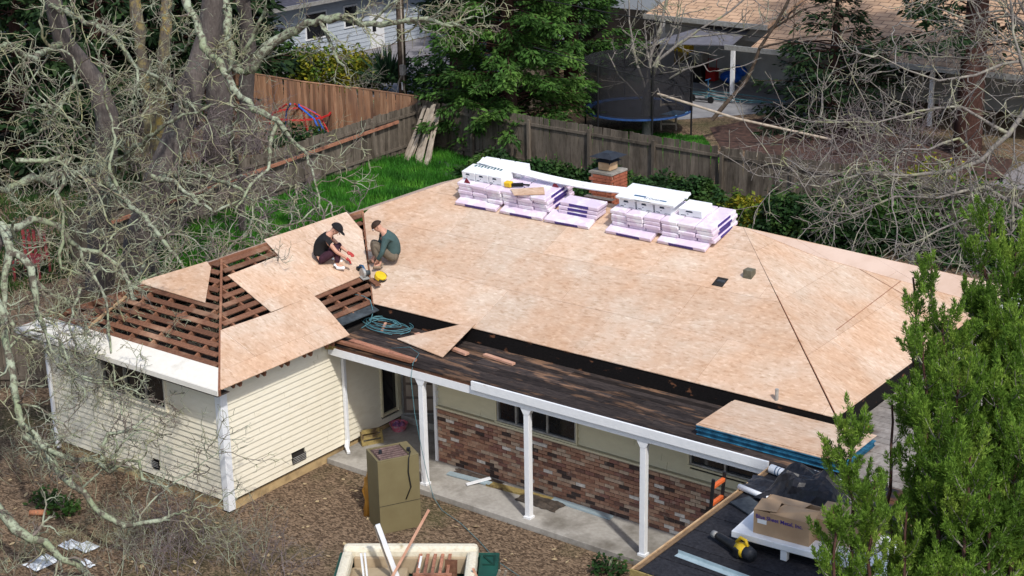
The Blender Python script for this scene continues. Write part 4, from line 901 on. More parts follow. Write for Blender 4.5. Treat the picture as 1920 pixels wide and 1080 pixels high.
# trailer / couch pile at the bottom edge
v0 = atz(637, 1035, .8); 
ca = Vector((3.78, -1.0, 0)); cu_ = Vector((.82, .57, 0)).normalized(); cv = Vector((cu_.y, -cu_.x, 0))
mt = Matrix(((cu_.x, cv.x, 0, ca.x), (cu_.y, cv.y, 0, ca.y), (0, 0, 1, 0), (0, 0, 0, 1)))
t = place('green_cart', 'dark green plastic utility cart under the cream sofa at the bottom edge', 'cart', mt)
sub(MB().box((-.02, .0, .45), (2.62, .06, .80)).box((-.02, .06, .45), (.05, 1.3, .80)).box((2.30, .06, .45), (2.62, 1.3, .80)).box((.05, .06, .45), (2.30, 1.3, .50)), 'tub', 'greenpl', t, .02)
b = MB(); b.box((2.36, .12, .802), (2.56, .15, .815)).box((2.36, .42, .802), (2.56, .45, .815)).box((2.53, .15, .802), (2.56, .42, .815)); b.beam((2.37, .16, .81), (2.53, .42, .81), .03, .012); sub(b, 'moulded_rib', simple('dark_green', (.008, .045, .032), (.006, .03, .022), 4), t)
for x in (.4, 2.2):
    sub(MB().tube([(x, .02, .24), (x, .12, .24)], .24, 18), 'wheel', 'black', t); sub(MB().tube([(x, 1.2, .24), (x, 1.3, .24)], .24, 18), 'wheel', 'black', t)
t = place('sofa', 'cream upholstered sofa with worn rolled back lying in the green cart', 'sofa', mt)
sub(MB().box((.06, .02, .74), (2.28, .24, 1.0)), 'rolled_back', 'foam', t, .07)
sub(MB().box((.06, .245, .72), (.24, 1.4, .97)), 'arm', 'foam', t, .06); sub(MB().box((2.10, .245, .72), (2.28, 1.4, .97)), 'arm', 'foam', t, .06)
sub(MB().box((.245, .245, .55), (2.095, .3, .86)), 'back_panel', simple('beige_fabric', (.42, .33, .22), (.33, .25, .16), 4), t, .03)
sub(MB().box((.2, .3, .5), (1.15, 1.3, .70)), 'seat_cushion', simple('beige_fabric2', (.40, .32, .21), (.32, .25, .16), 4), t, .05)
t = place('lattice_frame', 'small orange-brown slatted frame lying on the cream sofa', 'slatted frame', mt)
for k in range(5): sub(MB().box((1.32+k*.12, .20, .875), (1.37+k*.12, .9, .90)), 'slat', 'redboard', t)
sub(MB().box((1.28, .9, .87), (1.9, .95, .91)), 'rail', 'redboard', t)
def plank(p0, p1, w_, h_, m_, lab, nm='scrap_board', grp='boards sticking out of the cart'):
    # p0, p1: sight lines with their distance from the camera
    tag(MB().beam(atd(*p0), atd(*p1), w_, h_, _f).build(nm, M[m_]), lab, 'board', grp)
plank((752, 1100, 25.80), (708, 983, 25.40), .075, .03, 'boxwhite', 'long white trim board, steepest of the pile in the cart')
plank((742, 1100, 25.88), (703, 987, 25.48), .03, .03, 'palewood', 'narrow greyish trim strip beside the steep white board in the cart')
plank((728, 1095, 25.60), (804, 956, 25.10), .042, .03, 'pinkwood', 'long thin bare board leaning right out of the cart toward the furnace')
plank((684, 1095, 25.80), (677, 1038, 25.60), .035, .03, 'boxwhite', 'short white trim board leftmost of the pile in the cart')
plank((690, 1095, 25.70), (684, 1037, 25.50), .03, .03, 'boxwhite', 'short white trim board beside the leftmost one in the cart')
plank((780, 1095, 25.80), (790, 1043, 25.60), .035, .02, 'boxwhite', 'white trim strip in front of the orange slatted frame')
plank((845, 1095, 25.90), (846, 1050, 25.70), .20, .03, 'oldwood', 'wide grey-brown plank end on the right half of the sofa')
plank((900, 1095, 25.50), (887, 1066, 25.30), .04, .03, 'pinkwood', 'thin bare board left of the two at the right end of the cart')
plank((928, 1095, 25.50), (937, 1069, 25.30), .04, .03, 'palewood', 'pale board standing up at the right end of the cart')
plank((940, 1095, 25.50), (949, 1070, 25.30), .04, .03, 'palewood', 'pale board at the far right corner of the cart')
# ================================================================== PEOPLE
def skin_obj(name, pts, edges, rad, mat, root, sub_=2, rootv=0, smooth=True):
    me = bpy.data.meshes.new(name); me.from_pydata([tuple(p) for p in pts], edges, []); me.materials.append(M[mat] if isinstance(mat, str) else mat)
    o = bpy.data.objects.new(name, me); col.objects.link(o); o.parent = root
    o.modifiers.new('skin', 'SKIN'); o.modifiers['skin'].use_smooth_shade = True
    lay_ = me.skin_vertices[0].data if me.skin_vertices else None
    if lay_ is None:
        import bmesh
        bm = bmesh.new(); bm.from_mesh(me); bm.verts.layers.skin.verify(); bm.to_mesh(me); bm.free(); lay_ = me.skin_vertices[0].data
    for i, r_ in enumerate(rad):
        lay_[i].radius = (r_, r_) if not hasattr(r_, '__len__') else r_
        lay_[i].use_root = (i == rootv)
    s = o.modifiers.new('subsurf', 'SUBSURF'); s.levels = sub_; s.render_levels = sub_
    return o
def chain_set(chains, J, RAD):
    """chains: lists of joint names; shared joints become shared vertices"""
    idx = {}; pts = []; rad = []; ed = []
    for c in chains:
        for n_ in c:
            if n_ not in idx: idx[n_] = len(pts); pts.append(J[n_]); rad.append(RAD[n_])
        for a, b_ in zip(c[:-1], c[1:]): ed.append((idx[a], idx[b_]))
    return pts, ed, rad
def lerp(a, b_, f): return tuple(a[i]+(b_[i]-a[i])*f for i in range(3))
def person(mt, label, J, cols, sleeves, cap=None, hairmat='hair', glove=None):
    root = bpy.data.objects.new('person', None); col.objects.link(root); root.matrix_world = mt; W[root.name] = mt.copy(); tag(root, label, 'person')
    Rd = dict(pelvis=.108, waist=.112, chest=.135, upper=.12, neck=.062, skull0=.075, headc=.104, crown=.088)
    for s in 'LR':
        Rd.update({'hip'+s: .078, 'thigh'+s: .085, 'knee'+s: .062, 'calf'+s: .058, 'ankle'+s: .038, 'heel'+s: .04, 'toe'+s: .035, 'shoulder'+s: .062, 'arm'+s: .048, 'elbow'+s: .042, 'fore'+s: .038, 'wrist'+s: .027, 'palm'+s: .033})
    J = dict(J)
    for s in 'LR':
        J['thigh'+s] = lerp(J['hip'+s], J['knee'+s], .5); J['calf'+s] = lerp(J['knee'+s], J['ankle'+s], .4)
        J['arm'+s] = lerp(J['shoulder'+s], J['elbow'+s], .5); J['fore'+s] = lerp(J['elbow'+s], J['wrist'+s], .4)
    spine = ['pelvis', 'waist', 'chest', 'upper', 'neck', 'skull0', 'headc', 'crown']
    body = [spine]+[['pelvis', 'hip'+s, 'thigh'+s, 'knee'+s, 'calf'+s, 'ankle'+s, 'toe'+s] for s in 'LR']+[['upper', 'shoulder'+s, 'arm'+s, 'elbow'+s, 'fore'+s, 'wrist'+s, 'palm'+s] for s in 'LR']
    # fingers rooted in the palm
    for s in 'LR':
        wv = Vector(J['palm'+s])-Vector(J['wrist'+s]); d = wv.normalized(); side = d.cross(Vector((0, 0, 1))).normalized(); dn_ = side.cross(d)
        for k in range(4):
            b0 = Vector(J['palm'+s])+side*(k-1.5)*.021; L = [.07, .08, .075, .055][k]
            J['f%d0%s' % (k, s)] = tuple(b0+d*.02); J['f%d1%s' % (k, s)] = tuple(b0+d*(.02+L*.5)-dn_*.008); J['f%d2%s' % (k, s)] = tuple(b0+d*(.02+L*.85)-dn_*.035)
            for q_ in range(3): Rd['f%d%d%s' % (k, q_, s)] = .0095
            body.append(['palm'+s, 'f%d0%s' % (k, s), 'f%d1%s' % (k, s), 'f%d2%s' % (k, s)])
        th = Vector(J['wrist'+s])+wv*.4; J['t0'+s] = tuple(th+side*.03); J['t1'+s] = tuple(th+side*.055+d*.03); J['t2'+s] = tuple(th+side*.05+d*.07)
        for q_ in range(3): Rd['t%d%s' % (q_, s)] = .011
        body.append(['palm'+s, 't0'+s, 't1'+s, 't2'+s])
    p_, e_, r_ = chain_set(body, J, Rd); skin_obj('body', p_, e_, r_, 'skin', root)
    # shirt
    Rs = {k: (v*1.13+.006 if not hasattr(v, '__len__') else v) for k, v in Rd.items()}
    J['hem'] = lerp(J['pelvis'], J['waist'], .02); Rs['hem'] = .178; J['collar'] = lerp(J['upper'], J['neck'], .45); Rs['collar'] = .078
    sh = [['hem', 'waist', 'chest', 'upper', 'collar']]
    for s in 'LR':
        if sleeves == 'long': J['cuff'+s] = lerp(J['wrist'+s], J['elbow'+s], .08); Rs['cuff'+s] = .038; sh.append(['upper', 'shoulder'+s, 'arm'+s, 'elbow'+s, 'fore'+s, 'cuff'+s])
        else: J['cuff'+s] = lerp(J['shoulder'+s], J['elbow'+s], .42); Rs['cuff'+s] = .068; sh.append(['upper', 'shoulder'+s, 'cuff'+s])
    Rs['waist'] = .158; Rs['chest'] = .182; Rs['upper'] = .168; Rs['collar'] = .092; Rs['hem'] = .182
    for s in 'LR': Rs['shoulder'+s] = .088; Rs['arm'+s] = .064
    p_, e_, r_ = chain_set(sh, J, Rs); skin_obj('shirt', p_, e_, r_, cols[0], root)
    tr = []
    for s in 'LR':
        J['tc'+s] = lerp(J['ankle'+s], J['knee'+s], .10); Rs['tc'+s] = .055; Rs['knee'+s] = .078; Rs['thigh'+s] = .102; Rs['hip'+s] = .130; Rs['calf'+s] = .072
        tr.append(['pelvis', 'hip'+s, 'thigh'+s, 'knee'+s, 'calf'+s, 'tc'+s])
    Rs['pelvis'] = .176; J['belt'] = lerp(J['pelvis'], J['waist'], .35); Rs['belt'] = .158; tr.append(['pelvis', 'belt'])
    p_, e_, r_ = chain_set(tr, J, Rs); skin_obj('trousers', p_, e_, r_, cols[1], root)
    for s in 'LR':
        h_, tt_ = Vector(J['ankle'+s]), Vector(J['toe'+s]); fw_ = (tt_-h_); fw_.z = 0; fw_.normalize()
        pts = [h_-fw_*.05+Vector((0, 0, -.05)), h_+fw_*.05+Vector((0, 0, -.05)), h_+fw_*.17+Vector((0, 0, -.06)), h_+Vector((0, 0, .03))]
        skin_obj('shoe', pts, [(0, 1), (1, 2), (0, 3)], [.045, .048, .042, .045], cols[2], root)
        if glove:
            c = [['wrist'+s, 'palm'+s]]+[['palm'+s, 'f%d0%s' % (k, s), 'f%d1%s' % (k, s), 'f%d2%s' % (k, s)] for k in range(4)]+[['palm'+s, 't0'+s, 't1'+s, 't2'+s]]
            Rg = {k: v*1.0+.006 for k, v in Rd.items()}; p_, e_, r_ = chain_set(c, J, Rg); skin_obj('glove', p_, e_, r_, glove, root)
    # head details: face direction
    H = Vector(J['headc'])*1.0; up = (Vector(J['crown'])-Vector(J['skull0'])).normalized(); fd = Vector(J['face']).normalized(); fd = (fd-up*fd.dot(up)).normalized(); sd = up.cross(fd)
    def hp(a, b_, c): return H+fd*a*1.16+sd*b_*1.16+up*c*1.16
    skin_obj('nose', [hp(.085, 0, .005), hp(.108, 0, -.022)], [(0, 1)], [.010, .015], 'skin', root)
    for s in (-1, 1):
        skin_obj('ear', [hp(-.005, s*.088, -.015), hp(-.012, s*.096, .015)], [(0, 1)], [.014, .016], 'skin', root)
        e = MB(); e.ball(hp(.083, s*.033, .012), .012, 8, 6); o = piece('eye', e.mesh('eye', M['boxwhite']), root, mt @ Matrix.Identity(4)); o.matrix_local = Matrix.Identity(4)
        e = MB(); e.ball(hp(.093, s*.033, .012), .006, 6, 5); o = piece('pupil', e.mesh('pupil', M['cord']), root, mt); o.matrix_local = Matrix.Identity(4)
    e = MB(); e.beam(hp(.089, -.024, -.052), hp(.089, .024, -.052), .008, .007); o = piece('mouth', e.mesh('mouth', simple('lips', (.35, .12, .10), (.3, .1, .08))), root, mt); o.matrix_local = Matrix.Identity(4)
    def shell(rad, lo, off=(0, 0, 0), fcut=None):
        v = []; f = []; nseg = 18; nr = 8
        for i in range(nr+1):
            ph = i/nr*lo
            for k in range(nseg):
                a = 2*math.pi*k/nseg; x, y, z = math.sin(ph)*math.cos(a), math.sin(ph)*math.sin(a), math.cos(ph)
                if fcut and x > .3: z = max(z, fcut*(x))
                q_ = hp(off[0]+x*rad*1.08, y*rad, off[2]+z*rad); v.append(tuple(q_))
        for i in range(nr):
            for k in range(nseg): k2 = (k+1) % nseg; f.append((i*nseg+k, (i+1)*nseg+k, (i+1)*nseg+k2, i*nseg+k2))
        b = MB(); b.v = v; b.f = f; b.mi = [0]*len(f); return b
    o = piece('hair', shell(.101, 1.42, (-.014, 0, .012)).mesh('hair', M[hairmat]), root, mt); o.matrix_local = Matrix.Identity(4); o.data.polygons.foreach_set('use_smooth', [True]*len(o.data.polygons)); o.modifiers.new('solid', 'SOLIDIFY').thickness = .012
    if cap:
        o = piece('cap', shell(.112, 1.5, (-.004, 0, .025)).mesh('cap', M[cap]), root, mt); o.matrix_local = Matrix.Identity(4); o.data.polygons.foreach_set('use_smooth', [True]*len(o.data.polygons)); o.modifiers.new('solid', 'SOLIDIFY').thickness = .006
        b = MB(); b.prism([hp(.085, -.075, .040), hp(.15, -.062, .032), hp(.185, 0, .028), hp(.15, .062, .032), hp(.085, .075, .040)], up*.008)
        o = piece('cap_brim', b.mesh('cap_brim', M[cap]), root, mt); o.matrix_local = Matrix.Identity(4)
    return root
# local frame: x to the right in the picture, y away, z up; origin at the front foot
f1 = n_wing_right.hit(637, 503); m1 = Matrix.Translation(f1+Vector((0, 0, .02))) @ Matrix.Rotation(R(37.2), 4, 'Z')
J1 = dict(pelvis=(-.36, .02, .23), waist=(-.39, .02, .36), chest=(-.34, .02, .53), upper=(-.25, .02, .66), neck=(-.13, .0, .74), skull0=(-.09, 0, .765), headc=(-.035, 0, .80), crown=(-.005, 0, .865), face=(.75, -.28, -.45),
          hipL=(-.36, .11, .22), hipR=(-.36, -.08, .22), kneeL=(.02, .20, .44), kneeR=(.00, -.10, .42), ankleL=(-.12, .24, .10), ankleR=(-.04, -.12, .09), toeL=(.02, .26, .05), toeR=(.10, -.14, .04),
          shoulderL=(-.22, .20, .62), shoulderR=(-.20, -.17, .62), elbowL=(-.02, .20, .42), elbowR=(-.02, -.22, .40), wristL=(.16, .10, .30), wristR=(.15, -.16, .26), palmL=(.23, .06, .27), palmR=(.21, -.13, .19))
person(m1, 'crouching roofer in black cap, black T-shirt and dark maroon trousers with red gloves', J1, ('tee', 'maroon', 'boxwhite'), 'short', cap='tee', glove='redglove')
f2 = n_front_main.hit(712, 503); m2 = Matrix.Translation(f2+Vector((0, 0, .02))) @ Matrix.Rotation(R(37.2), 4, 'Z')
J2 = dict(pelvis=(.27, .05, .24), waist=(.31, .04, .38), chest=(.27, .04, .55), upper=(.19, .03, .70), neck=(.08, .02, .79), skull0=(.045, .02, .815), headc=(-.02, .02, .865), crown=(-.04, .02, .93), face=(-.75, -.25, -.42),
          hipL=(.27, -.05, .23), hipR=(.26, .14, .23), kneeL=(-.10, -.02, .50), kneeR=(-.14, .22, .50), ankleL=(.03, -.08, .09), ankleR=(-.10, .24, .12), toeL=(-.10, -.10, .04), toeR=(-.25, .26, .06),
          shoulderL=(.16, -.15, .64), shoulderR=(.13, .20, .66), elbowL=(.08, -.22, .38), elbowR=(-.02, .22, .42), wristL=(-.03, -.16, .20), wristR=(-.08, .10, .24), palmL=(-.06, -.12, .14), palmR=(-.12, .06, .18))
p2_ = person(m2, 'crouching roofer in dark green sweatshirt and khaki trousers, short brown hair', J2, ('teal', 'khaki', 'shoe'), 'long', glove=None)
lg = MB()
for k, (dx, dz, w_) in enumerate(((0, .03, .05), (.012, .0, .065), (.0, -.03, .045))): lg.beam((.10+dx-w_/2, -.145+.02*k, .585+dz), (.10+dx+w_/2, -.135+.02*k, .585+dz), .012, .016)
piece('printed_logo', lg.mesh('printed_logo', M['boxwhite']), p2_, m2)
# ================================================================== VEGETATION TOOLS
def batch_tubes(lines, n=3):
    """lines: list of (pts Nx3, radii N) -> verts, quad faces"""
    V = []; F = []; base = 0; ang = np.arange(n)*2*np.pi/n; ca_, sa_ = np.cos(ang), np.sin(ang)
    for pts, rad in lines:
        pts = np.asarray(pts, float); m = len(pts); d = np.gradient(pts, axis=0); d /= np.linalg.norm(d, axis=1, keepdims=True)+1e-9
        ref = np.array([.31, .17, .93]) if abs(d[0, 2]) < .9 else np.array([1., .1, 0])
        a = np.cross(d, ref); a /= np.linalg.norm(a, axis=1, keepdims=True)+1e-9; b = np.cross(d, a); rad = np.asarray(rad)[:, None, None]
        ring = pts[:, None, :]+(a[:, None, :]*ca_[None, :, None]+b[:, None, :]*sa_[None, :, None])*rad
        V.append(ring.reshape(-1, 3)); i = np.arange(m-1)[:, None]*n; k = np.arange(n)[None, :]; k2 = (k+1) % n
        F.append(np.stack([base+i+k, base+i+k2, base+i+n+k2, base+i+n+k], -1).reshape(-1, 4)); base += m*n
    return np.concatenate(V), np.concatenate(F)
def walk(p, d, L, r0, r1, n, wob, up=0.0, rg=rng):
    pts = [np.array(p, float)]; d = np.array(d, float); d /= np.linalg.norm(d); st = L/n
    for i in range(n):
        d = d+rg.normal(0, wob, 3)+np.array([0, 0, up]); d /= np.linalg.norm(d); pts.append(pts[-1]+d*st)
    return np.array(pts), np.linspace(r0, r1, n+1)
def perp(d, rg=rng):
    v = rg.normal(0, 1, 3); v -= d*np.dot(v, d); return v/(np.linalg.norm(v)+1e-9)
def spawn(line, count, L, ratio_r, wob, up, lines, t0=.15, rmin=.006, ang=(.6, 1.3), nseg=5, flat=1.0, rg=rng):
    pts, rad = line; m = len(pts)-1; out = []
    for _ in range(count):
        t = rg.uniform(t0, 1)*m; i = min(int(t), m-1); f = t-i; p = pts[i]*(1-f)+pts[i+1]*f; r_ = max(rad[i]*ratio_r, rmin)
        d = pts[i+1]-pts[i]; d = d/(np.linalg.norm(d)+1e-9); a = rg.uniform(*ang); q = perp(d, rg); q[2] *= flat; dd = d*math.cos(a)+q*math.sin(a)
        l = walk(p, dd, L*rg.uniform(.5, 1.25), r_, max(r_*.35, rmin*.7), nseg, wob, up, rg); lines.append(l); out.append(l)
    return out
def tufts(name, P, size, mat, parent, D, aspect, rg):
    n = len(P); D = D/(np.linalg.norm(D, axis=1, keepdims=True)+1e-9); N = rg.normal(0, 1, (n, 3)); S = np.cross(D, N); S /= np.linalg.norm(S, axis=1, keepdims=True)+1e-9; s = (size*rg.uniform(.55, 1.5, n))[:, None]
    V = np.stack([P-S*s*aspect*.5, P+S*s*aspect*.5, P+D*s], 1).reshape(-1, 3); return npmesh(name, V, np.arange(3*n).reshape(-1, 3), mat, parent, 'stuff')
def leafmesh(name, P, size, mat, parent=None, kind=None, D=None, upb=.5, aspect=.5, rg=rng):
    """kite leaves at points P; optional axis directions D"""
    n = len(P); P = np.asarray(P)
    if D is None: D = rg.normal(0, 1, (n, 3)); D[:, 2] = D[:, 2]*.6-.1
    D = D/(np.linalg.norm(D, axis=1, keepdims=True)+1e-9); N = rg.normal(0, 1, (n, 3)); N[:, 2] += upb*2
    S = np.cross(D, N); S /= np.linalg.norm(S, axis=1, keepdims=True)+1e-9; s = (size*rg.uniform(.6, 1.4, n))[:, None]
    V = np.stack([P, P+D*s*.5+S*s*aspect*.5, P+D*s, P+D*s*.5-S*s*aspect*.5], 1).reshape(-1, 3)
    F = np.arange(4*n).reshape(-1, 4); return npmesh(name, V, F, mat, parent, kind)
def blob_pts(c, r, n, rg=rng, shell=.5, lump=.25, seed=0):
    """points in a lumpy ellipsoid"""
    u = rg.normal(0, 1, (n, 3)); u /= np.linalg.norm(u, axis=1, keepdims=True); rr = rg.uniform(shell, 1, n)**.6
    lm_ = np.array([noise.noise(Vector((x*2.3+seed, y*2.3, z*2.3))) for x, y, z in u])
    return np.array(c)+u*np.array(r)*(rr*(1+lump*2*lm_))[:, None]
def resample(pl, step, jit, rg=rng):
    pl = [np.array(p) for p in pl]; out = []
    for a, b in zip(pl[:-1], pl[1:]):
        k = max(1, int(np.linalg.norm(b-a)/step))
        for i in range(k): out.append(a+(b-a)*i/k)
    out.append(pl[-1]); out = np.array(out); out[1:-1] += rg.normal(0, jit, (len(out)-2, 3)); 
    return out
def limb(pxs, r0, r1, step=.22, jit=.035):
    pl = [np.array(atd(x, y, d)) for x, y, d in pxs]; pts = resample(pl, step, jit)
    rad = np.linspace(r0*LS, r1*LS, len(pts))*rng.uniform(.85, 1.18, len(pts)); k = max(2, len(pts)//5)
    if r1 < .06: rad[-k:] *= np.linspace(1, .3, k)
    return pts, rad
LS = .82

# ================================================================== LEFT OAKS
def bare_tree(name, label, base, trunks, limbs, tw, cat='tree', group=None, mats=('oakbark', 'lichen', 'twig'), twl=(1.5, .6, .25), rmin=.0075, up=.0, counts=(1.6, 5, 4), seed=1, wob=.30, sublimb=.45, sublen=1.7):
    rg = np.random.default_rng(seed); root = empty(name, base, label, cat, group); lines = []
    for tr in trunks:
        v, f = batch_tubes([tr], 10); npmesh('trunk', v, f, M[mats[0]], root, smooth=True)
    more = []
    for lb in list(limbs):
        ln_ = np.linalg.norm(np.diff(lb[0], axis=0), axis=1).sum()
        if sublimb: more += [(a[0], a[1]) for a in spawn(lb, int(ln_*sublimb), sublen, .42, .30, up, [], t0=.1, rmin=.018, nseg=12, rg=rg)]
    for lb in limbs:
        v, f = batch_tubes([lb], 8); npmesh('limb', v, f, M[mats[1]], root, smooth=True)
    if more: v, f = batch_tubes(more, 6); npmesh('side_limbs', v, f, M[mats[1]], root, smooth=True, kind='stuff')
    limbs = list(limbs)+more
    for lb in limbs:
        length = np.linalg.norm(np.diff(lb[0], axis=0), axis=1).sum()
        l1 = spawn(lb, int(length*counts[0]*tw), twl[0], .45, wob, up, lines, t0=.05, rmin=rmin*1.6, nseg=8, rg=rg)
        for a in l1:
            l2 = spawn(a, counts[1], twl[1], .6, wob, up, lines, t0=.15, rmin=rmin, nseg=5, rg=rg)
            for b_ in l2: spawn(b_, counts[2], twl[2], .7, wob, up, lines, t0=.2, rmin=rmin*.8, nseg=3, rg=rg)
    if lines:
        v, f = batch_tubes(lines, 3); npmesh('twigs', v, f, M[mats[2]], root, kind='stuff')
    return root
def trunkline(pxs, r0, r1): return limb(pxs, r0, r1, .5, .02)
D1 = 43
bare_tree('oak_tree', 'large bare oak with lichen-covered grey trunk rising behind the open rafters at the left', atz(188, 552, 0),
    [trunkline([(188, 560, 43.4), (190, 470, 42.8), (188, 400, 42.2), (197, 300, 41.6), (200, 215, 41.2), (178, 150, 41), (120, 80, 40.5), (95, -20, 40)], .42, .26)],
    [limb([(192, 400, 42), (240, 290, 40.5), (280, 255, 39.5), (350, 210, 38.5), (400, 190, 38)], .10, .04), limb([(195, 330, 41.5), (150, 322, 38), (60, 335, 36), (-20, 362, 35)], .15, .09),
     limb([(190, 310, 41), (205, 350, 38), (240, 378, 36.5), (290, 425, 35.5), (322, 465, 35), (345, 500, 34.6), (372, 520, 34.2)], .13, .045), limb([(160, 315, 41), (175, 280, 39), (155, 240, 38), (100, 200, 37), (40, 190, 36)], .08, .03),
     limb([(285, 330, 38.2), (330, 340, 37.6), (370, 380, 37), (400, 400, 36.5), (450, 375, 36.3)], .07, .03), limb([(230, 380, 37), (205, 300, 37), (215, 260, 37), (185, 120, 36.5)], .05, .02),
     limb([(120, 80, 40.5), (60, 110, 38), (10, 80, 37), (-30, 100, 36)], .12, .05), limb([(95, 10, 40), (200, 60, 38), (260, 130, 37.5), (250, 200, 37)], .09, .03), limb([(150, 130, 41), (90, 240, 38), (30, 270, 37)], .07, .03)], 0.85, seed=11, twl=(1.7, .7, .3), rmin=.010)
bare_tree('oak_tree', 'thick-trunked bare oak directly behind the wing roof, second trunk from the left', atz(262, 548, 0),
    [trunkline([(262, 560, 44.5), (262, 470, 44), (280, 400, 43.6), (305, 330, 43.2), (335, 250, 43), (360, 160, 42.8), (395, 60, 42.5), (402, -30, 42)], .68, .30)],
    [limb([(300, 330, 43), (340, 330, 40), (390, 330, 38.5), (450, 355, 37.5), (490, 390, 36.6)], .10, .035), limb([(350, 200, 42.7), (300, 150, 40), (250, 120, 39), (215, 60, 38)], .10, .04),
     limb([(345, -10, 41), (372, 62, 40.2), (400, 108, 39.6), (440, 165, 39), (480, 205, 38.5), (520, 228, 38), (537, 248, 37.7)], .13, .08), limb([(520, 230, 38), (507, 290, 37.6), (500, 320, 37.4), (470, 345, 37), (440, 400, 36.5)], .07, .025),
     limb([(537, 248, 37.7), (575, 290, 37), (590, 350, 36.4), (600, 400, 36)], .05, .02), limb([(300, 420, 43), (250, 545, 36), (260, 600, 34), (280, 630, 33.5)], .08, .03)], 0.85, seed=12, twl=(1.6, .65, .28), rmin=.010)
bare_tree('oak_tree', 'tall grey-trunked oak at the upper left with a long knotted mossy branch reaching right', atz(420, 330, 0),
    [trunkline([(405, 330, 56), (410, 260, 55), (412, 150, 54), (408, 50, 53), (405, -40, 52)], .62, .45), trunkline([(470, 300, 57), (462, 180, 56), (468, 90, 55), (455, 0, 54)], .35, .28)],
    [limb([(418, -20, 45), (428, 60, 44), (437, 128, 43), (470, 131, 42.5)], .15, .10), limb([(470, 131, 42.5), (500, 90, 42.2), (530, 68, 42), (573, 47, 41.5), (633, 30, 41), (683, 44, 40.6), (733, 43, 40.2), (800, 37, 39.8), (833, 47, 39.4), (887, 33, 39)], .17, .045),
     limb([(600, 40, 41.2), (620, 75, 41), (632, 110, 40.8), (650, 140, 40.6)], .07, .03), limb([(700, 40, 40.5), (718, 18, 40.3), (740, 0, 40), (770, -20, 40)], .05, .03), limb([(833, 45, 39.4), (870, 52, 39), (900, 70, 38.8)], .04, .02), limb([(437, 128, 43), (480, 60, 42.5), (500, 0, 42)], .08, .05)], 1.1, seed=13, twl=(1.2, .5, .22), rmin=.010)
bare_tree('oak_tree', 'slim oak with yellow lichen on its trunk between the grey trunks at the upper left', atz(285, 420, 0),
    [trunkline([(283, 430, 52), (278, 320, 51), (280, 220, 50), (268, 120, 49.5), (255, 30, 49), (250, -30, 49)], .26, .2), trunkline([(300, 330, 53), (305, 200, 52), (308, 90, 51), (315, -20, 51)], .30, .22)],
    [limb([(280, 200, 50), (220, 140, 47), (180, 100, 46)], .08, .03), limb([(305, 120, 51), (350, 90, 49), (380, 20, 48)], .07, .03)], 1.3, seed=14, mats=('yellowbark', 'lichen', 'twig'), twl=(1.6, .6, .25), rmin=.011)
bare_tree('oak_tree', 'bare oak with crooked lichen limbs overhanging the cream wing at the left edge', atz(-60, 900, 0),
    [trunkline([(-90, 1060, 30), (-60, 800, 30), (-20, 640, 30), (-15, 470, 30.5), (5, 430, 30.8)], .30, .16)],
    [limb([(-10, 540, 30), (14, 656, 29.6), (29, 753, 29.3), (48, 791, 29.1), (87, 835, 28.9), (120, 859, 28.8), (193, 868, 28.6), (205, 880, 28.6), (240, 868, 28.5), (266, 870, 28.5), (272, 900, 28.5), (310, 905, 28.4), (345, 890, 28.4), (385, 868, 28.4), (410, 850, 28.4)], .10, .025),
     limb([(48, 815, 29.2), (96, 859, 28.9), (120, 897, 28.7), (159, 926, 28.5), (202, 965, 28.3), (231, 989, 28.2), (300, 972, 28.1), (350, 955, 28)], .09, .045), limb([(-10, 945, 28.6), (29, 994, 28.3), (60, 1012, 28.2), (87, 1022, 28.1), (145, 1061, 28), (190, 1090, 28)], .11, .06),
     limb([(193, 866, 28.6), (193, 835, 28.8), (202, 815, 29), (250, 800, 29.1), (289, 772, 29.2)], .055, .022), limb([(0, 420, 30.5), (20, 470, 30.2), (60, 500, 30), (62, 560, 30), (90, 640, 30)], .12, .04),
     limb([(30, 300, 31), (90, 300, 31), (130, 290, 31), (112, 360, 31), (118, 430, 31), (112, 500, 31), (160, 520, 31)], .06, .03), limb([(20, 470, 30.2), (5, 560, 30), (20, 640, 29.8)], .09, .05),
     limb([(5, 430, 30.8), (60, 415, 31.2), (105, 420, 31.5), (150, 470, 31.8), (205, 483, 32), (237, 531, 32), (248, 565, 31.9), (266, 600, 31.7), (279, 630, 31.5), (300, 660, 31.3)], .10, .03),
     limb([(237, 531, 32), (292, 552, 32), (320, 586, 31.8), (342, 618, 31.6)], .05, .02), limb([(150, 470, 31.8), (200, 560, 31.2), (205, 640, 30.8), (215, 720, 30.2)], .045, .018), limb([(150, 540, 31.3), (130, 610, 30.8), (150, 680, 30.3)], .04, .02),
     limb([(62, 520, 31), (120, 560, 31.4), (170, 620, 31.4), (185, 690, 31)], .045, .015), limb([(248, 565, 31.9), (300, 600, 31.8), (370, 640, 31.6), (400, 690, 31.3)], .035, .012), limb([(237, 531, 32), (320, 510, 32.8), (380, 540, 32.9), (430, 600, 32.7)], .035, .012), limb([(320, 510, 32.8), (400, 500, 33.6), (460, 540, 33.5), (530, 570, 33.1)], .03, .012), limb([(60, 640, 30), (130, 700, 29.9), (230, 720, 29.8), (300, 770, 29.6)], .035, .012), limb([(14, 656, 29.6), (60, 620, 30), (110, 640, 30), (160, 760, 29.7)], .035, .012)], 1.3, seed=15, twl=(.95, .42, .18), rmin=.0068, counts=(2.2, 5, 4), sublimb=.8, sublen=1.3)
